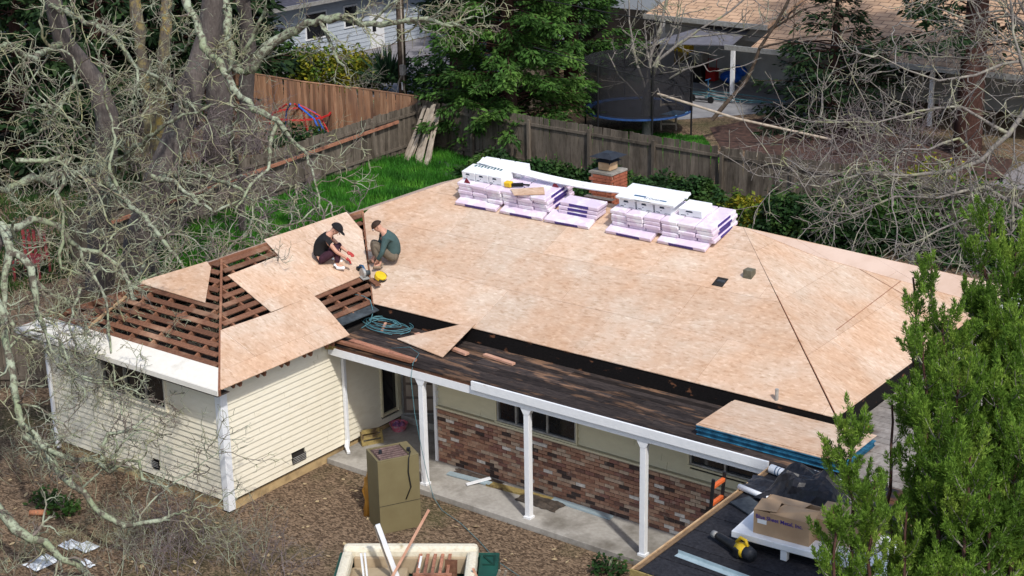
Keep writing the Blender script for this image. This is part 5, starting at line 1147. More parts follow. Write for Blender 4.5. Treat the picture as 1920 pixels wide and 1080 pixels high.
bare_tree('oak_tree', 'fine-twigged bare oak spreading purple-grey twigs over the lawn and wing ridge', atz(440, 420, 0),
    [trunkline([(455, 440, 47), (450, 330, 45.5), (430, 260, 44)], .12, .08)],
    [limb([(430, 260, 44), (380, 220, 43), (340, 190, 42)], .05, .02), limb([(450, 330, 45), (500, 340, 42), (560, 350, 40), (620, 380, 38.5)], .05, .02), limb([(430, 260, 44), (450, 200, 43), (420, 150, 42)], .05, .02), limb([(450, 330, 45), (400, 350, 43), (350, 400, 41), (330, 450, 39)], .05, .02),
     limb([(620, 380, 38.5), (640, 440, 37), (660, 480, 36)], .025, .012), limb([(560, 350, 40), (545, 420, 38), (560, 480, 36.5)], .03, .012), limb([(600, 370, 39), (610, 440, 37.5), (600, 500, 36)], .025, .012), limb([(480, 340, 43), (470, 430, 39), (490, 520, 36), (500, 560, 35)], .04, .014), limb([(470, 430, 39), (420, 470, 37), (400, 530, 35.5)], .03, .014)], 1.0, seed=16, mats=('oakbark', 'twig', 'purpletwig'), twl=(1.1, .45, .2), rmin=.0075)
# ================================================================== YARDS, FENCES
def patchsheet(name, pts, z, m): 
    b = MB(); b.v = [(p[0], p[1], z) for p in pts]; b.f = [tuple(range(len(pts)))]; b.mi = [0]; return tag(b.build(name, m), kind='structure')
lawn = [(-15.0, 24.0), (-11.0, 23.4), (-8.2, 20), (-8.2, 13), (-12, 8), (-16, 9), (-16, 19)]
patchsheet('lawn', lawn, .006, M['lawn'])
def grass(name, poly, n, h, mat, label_kind=True, z0=0.005, rg=rng):
    P = np.array(poly); lo, hi = P.min(0), P.max(0); pts = []
    while len(pts) < n:
        q = rg.uniform(lo, hi, (n, 2)); ins = np.zeros(len(q), bool); j = len(P)-1
        for i in range(len(P)):
            c = ((P[i, 1] > q[:, 1]) != (P[j, 1] > q[:, 1])) & (q[:, 0] < (P[j, 0]-P[i, 0])*(q[:, 1]-P[i, 1])/(P[j, 1]-P[i, 1]+1e-12)+P[i, 0]); ins ^= c; j = i
        pts += list(q[ins])
    q = np.array(pts[:n]); cl = np.array([noise.noise(Vector((x*.9, y*.9, 0)))*.5+.6 for x, y in q])
    base = np.column_stack([q, np.full(n, z0)]); hh = h*rg.uniform(.5, 1.3, n)*cl; a = rg.uniform(0, 2*np.pi, n); wv = np.column_stack([np.cos(a), np.sin(a), np.zeros(n)])*.018
    tip = base+np.column_stack([rg.normal(0, .3, n)*hh, rg.normal(0, .3, n)*hh, hh])
    V = np.stack([base-wv, base+wv, tip], 1).reshape(-1, 3); return npmesh(name, V, np.arange(3*n).reshape(-1, 3), mat, kind='stuff')
g1 = grass('lawn_grass', lawn, 55000, .30, M['grass'])
lawn2 = [(-11, 25), (-6.5, 25), (-5.5, 28), (-8, 31), (-11, 30)]
patchsheet('lawn', lawn2, .006, M['lawn']); grass('lawn_grass', lawn2, 14000, .15, M['grass'])
lawn3 = [(-14, 13), (-14, 4), (-22, 4), (-24, 16), (-17, 20)]; grass('ground_cover', lawn3, 26000, .28, M['ivy'])
def fence(label, p0, p1, h0, h1, mat, seed, group='garden fences', pitch=.145, postside=-1, cap=True, step=2.4, top_rail=True, lean=0):
    rg = np.random.default_rng(seed); p0 = Vector(p0); p1 = Vector(p1); d = p1-p0; L = d.length; d.normalize(); nn = Vector((-d.y, d.x, 0))*postside
    root = empty('wooden_fence', ((p0+p1)/2)[:], label, 'fence', group); me = UW[mat]; k = 0; s = 0
    cnt_ = int(L/pitch); rest = MB(); hs = lambda f: h0+(h1-h0)*f+.03*math.sin(f*9)
    for k in range(cnt_):
        f = (k+.5)/cnt_; h = hs(f)+rg.normal(0, .012); c = p0+d*(f*L)-nn*(.03+rg.uniform(0, .008)); wd = pitch-rg.uniform(.002, .014)
        if k < 296: piece('picket', me, root, frame_mat(c+Vector((0, 0, h/2+.03)), d, nn, Vector((0, 0, 1)), wd, .02, h-.06) @ Matrix.Rotation(rg.normal(0, .006), 4, 'Y'))
        else: rest.beam(c+Vector((0, 0, .06)), c+Vector((0, 0, h)), .02, wd, d)
    if rest.v: rest.build('pickets', M[{'greywood': 'greywood', 'newwood': 'newwood'}[mat]], root, kind='stuff')
    n_ = max(1, int(L/step))
    for k in range(n_+1):
        c = p0+d*(L*k/n_)+nn*.05; h = hs(k/n_)-.12; piece('post', me, root, frame_mat(c+Vector((0, 0, h/2)), d, nn, Vector((0, 0, 1)), .10, .10, h))
    for k in range(n_):
        for z in ((.28, .0), (None, 0)):
            fa, fb = k/n_, (k+1)/n_; za = hs(fa)-.28 if z[0] is None else z[0]; zb_ = hs(fb)-.28 if z[0] is None else z[0]
            stick('rail', me, root, p0+d*(L*fa)+nn*.0+Vector((0, 0, za)), p0+d*(L*fb)+nn*.0+Vector((0, 0, zb_)), .045, .09)
        if cap: stick('cap_rail', me, root, p0+d*(L*k/n_)-nn*.0+Vector((0, 0, hs(k/n_)+.02)), p0+d*(L*(k+1)/n_)-nn*.0+Vector((0, 0, hs((k+1)/n_)+.02)), .10, .03)
    return root
CX, CY = -15.45, 23.85
fence('weathered grey back fence running right from the corner behind the roof, shingle stacks before it', (CX, CY, 0), (9.5, 23.1, 0), 1.78, 1.85, 'greywood', 1, postside=-1, cap=False)
fence('low weathered grey fence along the left side of the lawn, with bleached top board', (CX, CY, 0), (-14.6, 8.0, 0), 1.62, 1.55, 'greywood', 2, postside=1, cap=False)
fence('stained orange-brown fence behind the lawn at the upper left', (-26.5, 23.6, 0), (CX-.05, CY+.1, 0), 1.9, 1.85, 'newwood', 3, postside=1)
fence('short dark fence going back from the corner between the two neighbouring yards', (CX, CY+.1, 0), (CX-.4, 33, 0), 1.8, 1.8, 'greywood', 4, postside=1)
fence('dark weathered fence at the left edge beside the cream wing', (-11.5, -.6, 0), (-6.0, 3.2, 0), 1.75, 1.75, 'greywood', 5, postside=-1, cap=False)
# red-brown rail on the left fence and the leaning boards in the corner
tag(MB().beam((-14.55, 9, .95), (-15.3, 22.6, 1.25), .05, .10).build('fence_rail', M['redboard']), 'long red-brown rail nailed along the low grey fence by the lawn', 'rail')
for k in range(13):
    a = k/12; b0 = Vector((-15.1+1.5*a+rng.uniform(-.05, .05), 22.6+.25*rng.uniform(-1, 1)-.4*a, .02)); tp = Vector((-15.0+.75*a+rng.uniform(-.1, .1), 23.6, 1.45+rng.uniform(-.25, .35)))
    tag(MB().beam(b0, tp, .12, .02, (0, -1, .3)).build('leaning_board', M['palewood']), 'bleached fence board leaning in the corner of the fences above the lawn', 'board', 'bleached boards leaning in the fence corner')
tag(MB().beam(atz(740, 292, .02), atz(808, 226, .5)+Vector((0, 0, .35)), .07, .03).build('leaning_pole', M['palewood']), 'thin bleached pole slanting right of the leaning boards in the fence corner', 'pole')
# utility pole and wires
pb2 = atz(757, 201, 0); t = empty('utility_pole', pb2[:], 'brown wooden utility pole behind the orange-brown fence', 'utility pole')
MB().tube([pb2, pb2+Vector((0, 0, 5)), pb2+Vector((-.05, 0, 10))], [.17, .15, .13], 10).build('pole', M['polewood'], t, smooth=True)
MB().tube([pb2+Vector((.16, -.1, 0)), pb2+Vector((.14, -.1, 5)), pb2+Vector((.1, -.1, 9))], .035, 6).build('conduit', M['palewood'], t)
MB().beam(pb2+Vector((-1.2, 0, 8.6)), pb2+Vector((1.2, 0, 8.6)), .1, .12).build('crossarm', M['polewood'], t)
MB().box(pb2+Vector((.1, -.28, 1.35)), pb2+Vector((.3, -.14, 1.75))).build('meter_box', M['alu'], t)
MB().box(pb2+Vector((.1, -.2, .75)), pb2+Vector((.16, -.17, 1.05))).build('tag_plate', M['boxwhite'], t)
for k, (a_, c_, lab) in enumerate((((1000, 88, 47), (1700, 215, 42), 'lower thin overhead wire sagging across the neighbouring yard at the right'), ((880, -30, 48), (1950, 118, 42), 'upper thin overhead wire crossing the tan roof'))):
    A_, B_ = atd(*a_), atd(*c_); n = 16; tag(MB().tube([A_.lerp(B_, i/n)+Vector((0, 0, -.35*math.sin(math.pi*i/n))) for i in range(n+1)], .014, 4).build('overhead_wire', M['cord']), lab, 'wire')

# ---- house behind, upper left
h2 = empty('neighbour_house', (-33, 37, 0), 'pale blue-grey house with dark roof behind the fence at the upper left', 'house')
x2 = -30.6; m_blue = patchy('blue_siding', (.40, .45, .52), (.47, .52, .58), (.33, .37, .42), 1, (1, 1, 3), .7, (.6, .8), 6)
z = .0
while z < 2.9:
    MB().quadbox([(x2+.03, 22, z), (x2+.03, 43, z), (x2-.02, 43, z), (x2-.02, 22, z), (x2+.005, 22, z+.2), (x2+.005, 43, z+.2), (x2-.02, 43, z+.2), (x2-.02, 22, z+.2)]).build('siding_board', m_blue, h2); z += .2
MB().box((-40, 22, 0), (x2-.03, 43, 2.9)).build('wall', m_blue, h2)
rf = MB(); rf.quadbox([(x2+.8, 21.3, 2.75), (x2+.8, 43.7, 2.75), (-35.5, 43.7, 4.5), (-35.5, 21.3, 4.5), (x2+.8, 21.3, 2.9), (x2+.8, 43.7, 2.9), (-35.5, 43.7, 4.65), (-35.5, 21.3, 4.65)]); rf.build('roof', simple('slate_roof', (.075, .075, .10), (.045, .045, .06), 8), h2)
MB().box((x2+.8, 21.3, 2.72), (x2+.86, 43.7, 2.9)).build('gutter', M['alu'], h2)
for (y0, y1, z0, z1, mm) in ((33.9, 35.2, 1.1, 2.2, 'glass'), (36.5, 37.3, 1.3, 2.2, 'glass'), (30.2, 31.6, 1.1, 2.2, 'glass')):
    wv_ = MB().box((x2, y0-.08, z0-.08), (x2+.06, y1+.08, z1+.08)).build('window', M['white'], h2); MB().box((x2+.061, y0, z0), (x2+.07, y1, z1)).build('pane', M[mm], wv_)
dv_ = MB().box((x2+.02, 38.2, 0), (x2+.07, 39.2, 2.1)).build('door', M['boxwhite'], h2); MB().box((x2+.071, 38.35, .8), (x2+.08, 38.6, 1.3)).build('pane', M['glass'], dv_)
patchsheet('driveway', [(-30.4, 31), (-22.5, 29.5), (-18.5, 44), (-30.4, 44)], .008, simple('driveway', (.27, .26, .28), (.19, .18, .19), 1.2))
tag(MB().box((-28, 44.5, 0), (-12, 52, 2.8)).build('far_wall', m_blue), 'distant pale building end behind the driveway', 'building')
# ---- house behind, upper right
h3 = empty('neighbour_house', (-4, 45, 0), 'house with tan shingle roof and covered patio behind the trampoline', 'house')
m_sh = None
def shingle():
    m, t_, b = new_mat('tan_shingle'); p = coords(t_); br = t_.nodes.new('ShaderNodeTexBrick'); mp = t_.nodes.new('ShaderNodeMapping'); mp.inputs['Scale'].default_value = (1, 1, 1)
    t_.links.new(p, mp.inputs[0]); t_.links.new(mp.outputs[0], br.inputs['Vector']); br.inputs['Scale'].default_value = 1; br.inputs['Brick Width'].default_value = .6; br.inputs['Row Height'].default_value = .32; br.inputs['Mortar Size'].default_value = .022
    br.inputs['Color1'].default_value = (.46, .30, .19, 1); br.inputs['Color2'].default_value = (.56, .38, .25, 1); br.inputs['Mortar'].default_value = (.20, .125, .08, 1)
    n = tex(t_, 'noise', 1.2, p, detail=6); c = mix(t_, .6, br.outputs[0], ramp(t_, n.outputs[0], [(.3, (.75, .72, .7)), (.7, (1.15, 1.12, 1.1))]), 'MULTIPLY')
    t_.links.new(c, b.inputs['Base Color']); b.inputs['Roughness'].default_value = .9; return m
m_sh = shingle()
e1a = atz(1228, 22, 3.1); e1b = atz(1418, 53, 3.1); e2a = atz(1360, 84, 2.45); e2b = atz(1625, 112, 2.45)
yA = (e1a.y+e1b.y)/2; yB = (e2a.y+e2b.y)/2
def slope_roof(x0, x1, y0, z0, y1, t_, nm='roof'):
    z1 = z0+(y1-y0)*t_; b = MB(); b.quadbox([(x0, y0, z0-.14), (x1, y0, z0-.14), (x1, y1, z1-.14), (x0, y1, z1-.14), (x0, y0, z0), (x1, y0, z0), (x1, y1, z1), (x0, y1, z1)]); return b.build(nm, m_sh, h3)
slope_roof(e1a.x, e1b.x+.1, yA, 3.1, yA+9, .24); slope_roof(e1b.x+.101, 9, yB, 2.46, yA+8.5, (3.1-2.46+.24*8.5)/(yA+8.5-yB))
MB().box((e1a.x-.05, yA-.1, 2.93), (e1b.x+.1, yA-.02, 3.12)).build('gutter', M['alu'], h3); MB().box((e1b.x-1.0, yB-.1, 2.28), (9, yB-.02, 2.47)).build('gutter', M['alu'], h3)
m_bw = simple('beige_wall', (.42, .40, .38), (.35, .33, .31), 2); m_ww = simple('pale_wall', (.70, .70, .68), (.58, .58, .56), 2)
MB().box((e1a.x+.6, yA+.6, 2.3), (e1b.x+.3, yA+.7, 3.08)).build('wall', m_bw, h3); MB().box((e1b.x+.4, yA+3.6, 0), (9, yA+3.7, 3.3)).build('wall', m_bw, h3)
MB().box((e1a.x-1.5, yA+3.6, 0), (e1b.x+.4, yA+3.7, 3.3)).build('wall_panel', m_ww, h3)
q = atz(1216, 80, 2.4); q2 = atz(1372, 84, 2.4); MB().prism([Vector((q.x, q.y, 2.35)), Vector((q2.x, q2.y, 2.35)), Vector((q2.x, yA+.5, 2.75)), Vector((q.x+1.0, yA+.5, 2.75))], (0, 0, .04)).build('awning', simple('grey_awning', (.15, .15, .18), (.11, .11, .13), 3), h3)
for (x, y) in ((1372, 193), (1482, 162), (1742, 238), (1560, 150), (1515, 155)):
    pp = atz(x, y, 0); MB().box((pp.x-.07, pp.y-.07, .05), (pp.x+.07, pp.y+.07, 2.3)).build('patio_post', M['white'] if x in (1372, 1742) else M['alu'], h3)
for k in range(4): pp = Vector((e1b.x+1.2+k*1.3, yA+3.59, .9)); wv_ = MB().box(pp, pp+Vector((1.0, -.04, 1.2))).build('window', M['alu'], h3); MB().box(pp+Vector((.06, -.05, .06)), pp+Vector((.94, -.041, 1.14))).build('pane', M['glass'], wv_)
patchsheet('patio', [tuple(atz(x, y, 0)[:2]) for x, y in ((1270, 225), (1440, 212), (1570, 232), (1660, 215), (1500, 130), (1260, 120))], .01, simple('patio_slab', (.30, .30, .31), (.22, .22, .23), 1.5))
MB().box((-20, yA+3.5, 0), (e1a.x-1.5, yA+3.6, 2.6)).build('wall', M['dark'], h3)
# patio things
def at0(x, y): return atz(x, y, 0)
p_ = at0(1300, 152); t = place('patio_barbecue', 'covered barbecue with grey lid and yellow cover beside it on the neighbour patio', 'barbecue', Matrix.Translation(p_))
sub(MB().box((-.5, -.3, 0), (.55, .3, .85)), 'cart', 'black', t, .03); sub(MB().box((-.1, -.32, .85), (.6, .3, 1.25)), 'lid', 'alu', t, .06); sub(MB().box((-.95, -.1, .6), (-.15, .3, 1.8)), 'yellow_cover', 'yellow', t, .08)
p_ = at0(1335, 155); t = place('red_cart', 'small red wheeled cooler on the neighbour patio', 'cooler', Matrix.Translation(p_)); sub(MB().box((-.22, -.2, .1), (.22, .2, .62)), 'cooler_body', 'red', t, .03); sub(MB().tube([(-.2, 0, .62), (-.2, 0, 1.0), (.2, 0, 1.0), (.2, 0, .62)], .02, 6), 'handle', 'red', t)
p_ = at0(1370, 160); t = place('blue_chair', 'round bright blue padded chair on the neighbour patio', 'chair', Matrix.Translation(p_)); sub(MB().ball((0, 0, .35), .48, 14, 8, (1, .8, .55)), 'seat', 'brightblue', t, smooth=True); sub(MB().ball((.25, .25, .6), .42, 14, 8, (.9, .4, .6)), 'backrest', 'brightblue', t, smooth=True)
p_ = at0(1315, 192); t = place('scooter', 'small dark kick scooter standing on the neighbour patio', 'scooter', Matrix.Translation(p_)); sub(MB().beam((-.4, 0, .12), (.35, 0, .12), .12, .03), 'deck', 'black', t)
sub(MB().tube([(.35, 0, .12), (.28, 0, .95)], .02, 6).tube([(.28, -.2, .95), (.28, .2, .95)], .02, 6), 'handlebar', 'blue', t)
for x in (-.42, .42): sub(MB().tube([(x, -.02, .14), (x, .02, .14)], .14, 14), 'wheel', 'black', t)
p_ = at0(1365, 190); t = place('garden_hose', 'loose loops of green garden hose on the patio by the white post', 'hose', Matrix.Translation(p_))
sub(MB().tube([(.5*math.cos(a)*(1+.1*k_), .35*math.sin(a), .03+.005*k_) for k_, a in enumerate(np.linspace(0, 15, 50))], .02, 5), 'hose_loop', 'hose', t)
# trampoline
tc = atz(1196, 205, .85); t = place('trampoline', 'round trampoline with black safety net and blue edge pads in the neighbour yard', 'trampoline', Matrix.Translation((tc.x, tc.y, 0)))
TR = 1.95
def ringbox(r0, r1, z0, z1, n=36):
    b = MB()
    for i in range(n):
        a0, a1 = 2*math.pi*i/n, 2*math.pi*(i+1)/n; c = lambda r, z, a: (r*math.cos(a), r*math.sin(a), z)
        b.quadbox([c(r1, z0, a0), c(r1, z0, a1), c(r0, z0, a1), c(r0, z0, a0), c(r1, z1, a0), c(r1, z1, a1), c(r0, z1, a1), c(r0, z1, a0)])
    return b
sub(MB().tube([(0, 0, .86), (0, 0, .87)], TR-.25, 36), 'mat', simple('mat_black', (.018, .02, .035), (.012, .013, .022), 2), t); sub(ringbox(TR-.25, TR+.05, .85, .91), 'edge_pad', 'padblue', t)
sub(MB().prism([Vector((1.35, -.6, .92)), Vector((1.9, -.5, .92)), Vector((1.95, .3, .92)), Vector((1.4, .25, .92))], (0, 0, .02)), 'pad_patch', 'lightblue', t)
def netmat():
    m, t_, b = new_mat('safety_net'); b.inputs['Base Color'].default_value = (.012, .012, .016, 1); b.inputs['Alpha'].default_value = .80; b.inputs['Roughness'].default_value = .9; return m
M['net'] = netmat(); b = MB(); n = 36
for i in range(n):
    a0, a1 = 2*math.pi*i/n, 2*math.pi*(i+1)/n; k = len(b.v); b.v += [(TR*math.cos(a0), TR*math.sin(a0), .9), (TR*math.cos(a1), TR*math.sin(a1), .9), (TR*math.cos(a1), TR*math.sin(a1), 2.75), (TR*math.cos(a0), TR*math.sin(a0), 2.75)]; b.f.append((k, k+1, k+2, k+3)); b.mi.append(0)
sub(b, 'safety_net', 'net', t)
for i in range(6): a = i*math.pi/3+.3; sub(MB().tube([(TR*math.cos(a)*1.03, TR*math.sin(a)*1.03, 0), (TR*math.cos(a)*1.03, TR*math.sin(a)*1.03, 2.8)], .035, 8), 'net_pole', 'black', t)
lp = atz(1250, 248, .0); t = place('wooden_ladder', 'short white step ladder standing against the trampoline edge', 'ladder', Matrix.Translation((lp.x-.1, lp.y+.3, 0)) @ Matrix.Rotation(R(37), 4, 'Z') @ Matrix.Rotation(R(-12), 4, 'X'))
for x in (-.28, .28): sub(MB().box((x-.03, -.02, 0), (x+.03, .03, 1.15)), 'rail', 'palewood', t)
for k in range(3): sub(MB().box((-.26, -.03, .2+.36*k), (.26, .03, .27+.36*k)), 'rung', 'palewood', t)
tag(MB().tube([atz(1215, 170, 1.9), atz(1380, 222, 1.0), atz(1560, 262, .3)], .045, 8).build('bamboo_pole', M['palewood']), 'long pale pole slanting down to the right across the neighbour yard', 'pole')
patchsheet('bark_bed', [tuple(atz(x, y, 0)[:2]) for x, y in ((1330, 240), (1460, 215), (1700, 260), (1900, 300), (1880, 340), (1500, 300), (1350, 275))], .012, simple('red_bark', (.11, .060, .045), (.035, .022, .018), 5))
patchsheet('street', [(3, 50), (3, 30), (14, 30), (14, 50)], .012, simple('pale_street', (.26, .24, .24), (.20, .185, .185), 1.5))
# red and blue climbing frame behind the lawn fence, red chair at far left
p_ = at0(575, 262); t = place('climbing_frame', 'low red and blue tubular climbing frame behind the grey fence at the left', 'climbing frame', Matrix.Translation((p_.x-.5, p_.y+.3, 0)))
for i in range(6):
    a = i*math.pi/5; sub(MB().tube([(1.5*math.cos(a), 1.2*math.sin(a)-.4, .0), (1.05*math.cos(a), .85*math.sin(a)-.4, .85), (.3*math.cos(a), .2*math.sin(a)-.4, 1.25)], .035, 6), 'tube', 'red' if i % 2 else 'brightblue', t)
sub(ringbox(1.05, 1.11, .82, .88, 16), 'ring', 'red', t)
p_ = at0(62, 520); t = place('red_garden_chair', 'red metal garden chair under the oaks at the far left', 'chair', Matrix.Translation((p_.x, p_.y, 0)) @ Matrix.Rotation(R(30), 4, 'Z'))
mr_ = simple('faded_red', (.28, .05, .05), (.18, .03, .035), 5)
for x in (-.35, .35):
    for y in (-.35, .35): sub(MB().tube([(x, y, 0), (x, y, .5)], .035, 6), 'leg', mr_, t)
sub(MB().box((-.38, -.38, .5), (.38, .38, .56)), 'seat', mr_, t)
for k in range(5): sub(MB().box((-.34+.15*k, .34, .56), (-.26+.15*k, .38, 1.25)), 'back_slat', mr_, t)
# bird bath light by fence
p_ = at0(857, 290); t = place('garden_light', 'small metal garden light on a stake by the back fence', 'garden light', Matrix.Translation((p_.x, p_.y, 0)))
sub(MB().tube([(0, 0, 0), (0, 0, .8)], .02, 6), 'stake', 'alu', t); sub(MB().tube([(0, 0, .8), (0, 0, 1.0), (0, 0, 1.1)], [.1, .16, .04], 8), 'lamp_head', 'alu', t)
t = place('blue_tub', 'upturned blue plastic tub against the grey back fence', 'tub', Matrix.Translation(atz(1135, 330, 0))); sub(MB().box((-.7, -.3, .0), (.6, .3, .62)), 'tub_body', 'slate', t, .08)

# ================================================================== EVERGREENS
def conifer(name, label, base, H, Rb, n_br, leaf, mat, seed, trunk_r=.35, z0=.3, droop=-.25, per=95, group='evergreens behind the fences', trunkmat='redbark', asp=.35, tape=.8):
    rg = np.random.default_rng(seed); base = np.array(base); root = empty(name, tuple(base), label, 'tree', group)
    v, f = batch_tubes([(np.array([base+[0, 0, H*q] for q in np.linspace(0, 1, 8)]), np.linspace(trunk_r, .04, 8))], 10); npmesh('trunk', v, f, M[trunkmat], root, smooth=True)
    P = []; Dr = []; lines = []
    for i in range(n_br):
        h = z0+(H-z0)*(rg.uniform(0, 1)**1.15); a = rg.uniform(0, 2*np.pi); Lb = Rb*((1-h/H)**tape)*rg.uniform(.6, 1.15)+.15
        d0 = np.array([math.cos(a), math.sin(a), .25]); l = walk(base+[0, 0, h], d0, Lb, .035, .008, 6, .08, droop/6, rg); lines.append(l)
        pts = l[0]; m = int(per*max(.4, Lb/Rb)); tt = rg.uniform(.25, 1, m)**.7*(len(pts)-1); ii = np.minimum(tt.astype(int), len(pts)-2); fr = (tt-ii)[:, None]
        c = pts[ii]*(1-fr)+pts[ii+1]*fr; out = (pts[ii+1]-pts[ii]); out /= np.linalg.norm(out, axis=1, keepdims=True)+1e-9
        sd = np.cross(out, [0, 0, 1]); wdt = .42*(1-.6*(tt/(len(pts)-1)))[:, None]; off = rg.normal(0, 1, (m, 1)); q = c+sd*off*wdt*.7+rg.normal(0, .06, (m, 3)); q[:, 2] -= np.abs(off[:, 0])*.12
        P.append(q); Dr.append(out*.8+sd*np.sign(off)*.7+rg.normal(0, .3, (m, 3))+[0, 0, -.35])
    v, f = batch_tubes(lines, 3); npmesh('branches', v, f, M[trunkmat], root, kind='stuff')
    leafmesh('foliage', np.concatenate(P), leaf, M[mat], root, 'stuff', np.concatenate(Dr), .8, asp, rg); return root
b_ = atz(975, 262, 0)
conifer('redwood_tree', 'bright green dense redwood in front of the back fence at top centre', (b_.x+.2, b_.y-.9, 0), 13, 3.3, 330, .21, 'redwood_leaf', 31, z0=.35, per=260, tape=.55)
b_ = atz(1070, 215, 0); conifer('redwood_tree', 'second green redwood just behind the bright one, nearer the trampoline', (b_.x-1.2, b_.y+1.8, 0), 13, 2.9, 230, .21, 'redwood_leaf', 32, z0=1.2, per=220, tape=.6)
b_ = atz(862, 205, 0); conifer('redwood_tree', 'thin redwood with bare reddish lower trunk left of the bright redwood', (b_.x, b_.y, 0), 15, 1.9, 150, .26, 'conifer_leaf', 33, z0=3.5, per=90, trunk_r=.4, tape=.4)
b_ = atz(905, 150, 0); conifer('evergreen_tree', 'dark evergreen behind the redwoods, right of the utility pole', (b_.x, b_.y+4, 0), 15, 4.2, 200, .34, 'conifer_leaf', 34, z0=.5, per=120, tape=.4)
b_ = atz(800, 120, 0); conifer('evergreen_tree', 'dark evergreen at the very top directly right of the utility pole', (b_.x, b_.y+5, 0), 14, 2.6, 150, .34, 'conifer_leaf', 45, z0=2.2, per=110, tape=.4)
b_ = atz(1735, 330, 0); conifer('redwood_tree', 'tall dark conifer with red-brown trunk standing left of the pale street', (b_.x, b_.y+3.5, 0), 17, 4.2, 120, .30, 'conifer_leaf', 35, z0=3.6, per=120, trunk_r=.5, tape=.35)
b_ = atz(1570, 235, 0); conifer('evergreen_tree', 'low dark green conifer in front of the covered patio', (b_.x, b_.y-.5, 0), 5.2, 3.0, 100, .24, 'conifer_leaf', 36, z0=.3, per=90, tape=.6)
b_ = atz(1480, 150, 0); conifer('evergreen_tree', 'dark conifer whose branches hang over the tan roof', (b_.x+5.5, b_.y+3, 0), 15, 4.4, 110, .32, 'conifer_leaf', 37, z0=3.0, per=110, tape=.35)
for k, (x, y, H, Rb, lab) in enumerate(((60, 330, 9, 4, 'dark evergreen mass at the far left edge behind the oaks'), (200, 250, 12, 4.5, 'dark evergreen directly behind the leftmost oak trunk'), (330, 215, 13, 4.5, 'dark evergreen behind the yellow-lichened oak'), (120, 190, 12, 5, 'large dark evergreen at the upper left corner'), (10, 150, 12, 5, 'dark evergreen furthest back in the upper left corner'), (430, 175, 9, 3.2, 'dark evergreen left of the pale blue house'), (1800, 150, 12, 4, 'dark evergreen in the upper right corner behind the bare tree'), (1915, 110, 12, 4, 'dark evergreen at the extreme upper right corner'))):
    b_ = atz(x, y, 0); conifer('evergreen_tree', lab, (b_.x, b_.y, 0), H, Rb, 190, .42, 'conifer_leaf', 50+k, z0=.2, per=75, tape=.45)
# ---- shrubs
def shrub(name, label, blobs, n, leaf, mat, seed, cat='shrub', group='shrubs along the fences', asp=.6):
    rg = np.random.default_rng(seed); c0 = blobs[0][0]; root = empty(name, (c0[0], c0[1], 0), label, cat, group); P = []
    for c, r in blobs: P.append(blob_pts(c, r, n, rg, .35, .4, seed))
    P = np.concatenate(P); P = P[P[:, 2] > .01]; leafmesh('foliage', P, leaf, M[mat], root, 'stuff', None, .8, asp, rg)
    L = []
    for c, r in blobs:
        for _ in range(9): L.append(walk((c[0], c[1], 0), (rg.normal(0, .5), rg.normal(0, .5), 1), max(c[2]+r[2]*.7, .3), .02, .006, 5, .15, 0, rg))
    v, f = batch_tubes(L, 3); npmesh('stems', v, f, M['twig'], root, kind='stuff'); return root
def ivy_band(x0, x1, yf, n, hmax, mat, seed):
    rg = np.random.default_rng(seed); x = rg.uniform(x0, x1, n); yy = yf(x)+np.abs(rg.normal(0, .75, n))*-1; h = hmax*np.array([max(.12, .5+noise.noise(Vector((a*.8+seed, b*.8, 0)))) for a, b in zip(x, yy)])*rg.uniform(0, 1, n)**.6
    return np.column_stack([x, yy, h])
leafmesh('ground_ivy', ivy_band(-12, 9, lambda x: 22.9+0*x, 42000, 1.0, 'ivy', 3), .14, M['ivy'], None, 'stuff', None, 1.0, .7)
for k, (x, y, r_, m_, lab) in enumerate(((1040, 350, .55, 'ivy', 'dark leafy shrub left of the chimney against the back fence'), (1240, 378, .6, 'ivy', 'dark leafy shrub right of the chimney against the back fence'), (1390, 420, .6, 'yellow_leaf', 'yellowish shrub behind the right shingle stack'), (1480, 440, .9, 'ivy', 'dark shrub behind the roof ridge right of the shingle stacks'), (1620, 440, 1.3, 'redwood_leaf', 'large green shrub behind the roof under the bare tree'), (1740, 430, 1.4, 'yellow_leaf', 'tall yellow-green shrub near the right end of the back fence'), (1840, 470, 1.4, 'redwood_leaf', 'green shrub at the right end behind the roof corner'), (1560, 470, .8, 'ivy', 'low dark shrub right behind the roof hip'))):
    c = atz(x, y, 0); shrub('leafy_shrub', lab, [((c.x, c.y, r_*.6), (r_, r_, r_*.9)), ((c.x+r_*.8, c.y+.2, r_*.5), (r_*.8, r_*.7, r_*.7))], 1700, .15, m_, 70+k)
for k, (x, y, r_, m_, lab) in enumerate(((610, 148, 1.2, 'yellow_leaf', 'yellow-flowering shrub behind the stained fence'), (660, 150, 1.0, 'yellow_leaf', 'yellow-green shrub right of the flowering one behind the stained fence'), (540, 140, 1.1, 'redwood_leaf', 'green shrub at the left behind the stained fence'), (560, 300, .9, 'ivy', 'dark shrub at the foot of the grey lawn fence'), (800, 175, 1.1, 'ivy', 'dark shrub right of the yucca behind the fence'))):
    c = atz(x, y+22, 0); shrub('leafy_shrub', lab, [((c.x, c.y, r_*.8), (r_, r_, r_*.9)), ((c.x+r_*.7, c.y+.5, r_*.7), (r_*.8, r_*.7, r_*.8))], 1500, .17, m_, 90+k)
c = atz(728, 178, 0); t = empty('yucca_plant', (c.x, c.y, 0), 'dark spiky yucca beside the utility pole', 'plant', None); rg = np.random.default_rng(5); n = 240
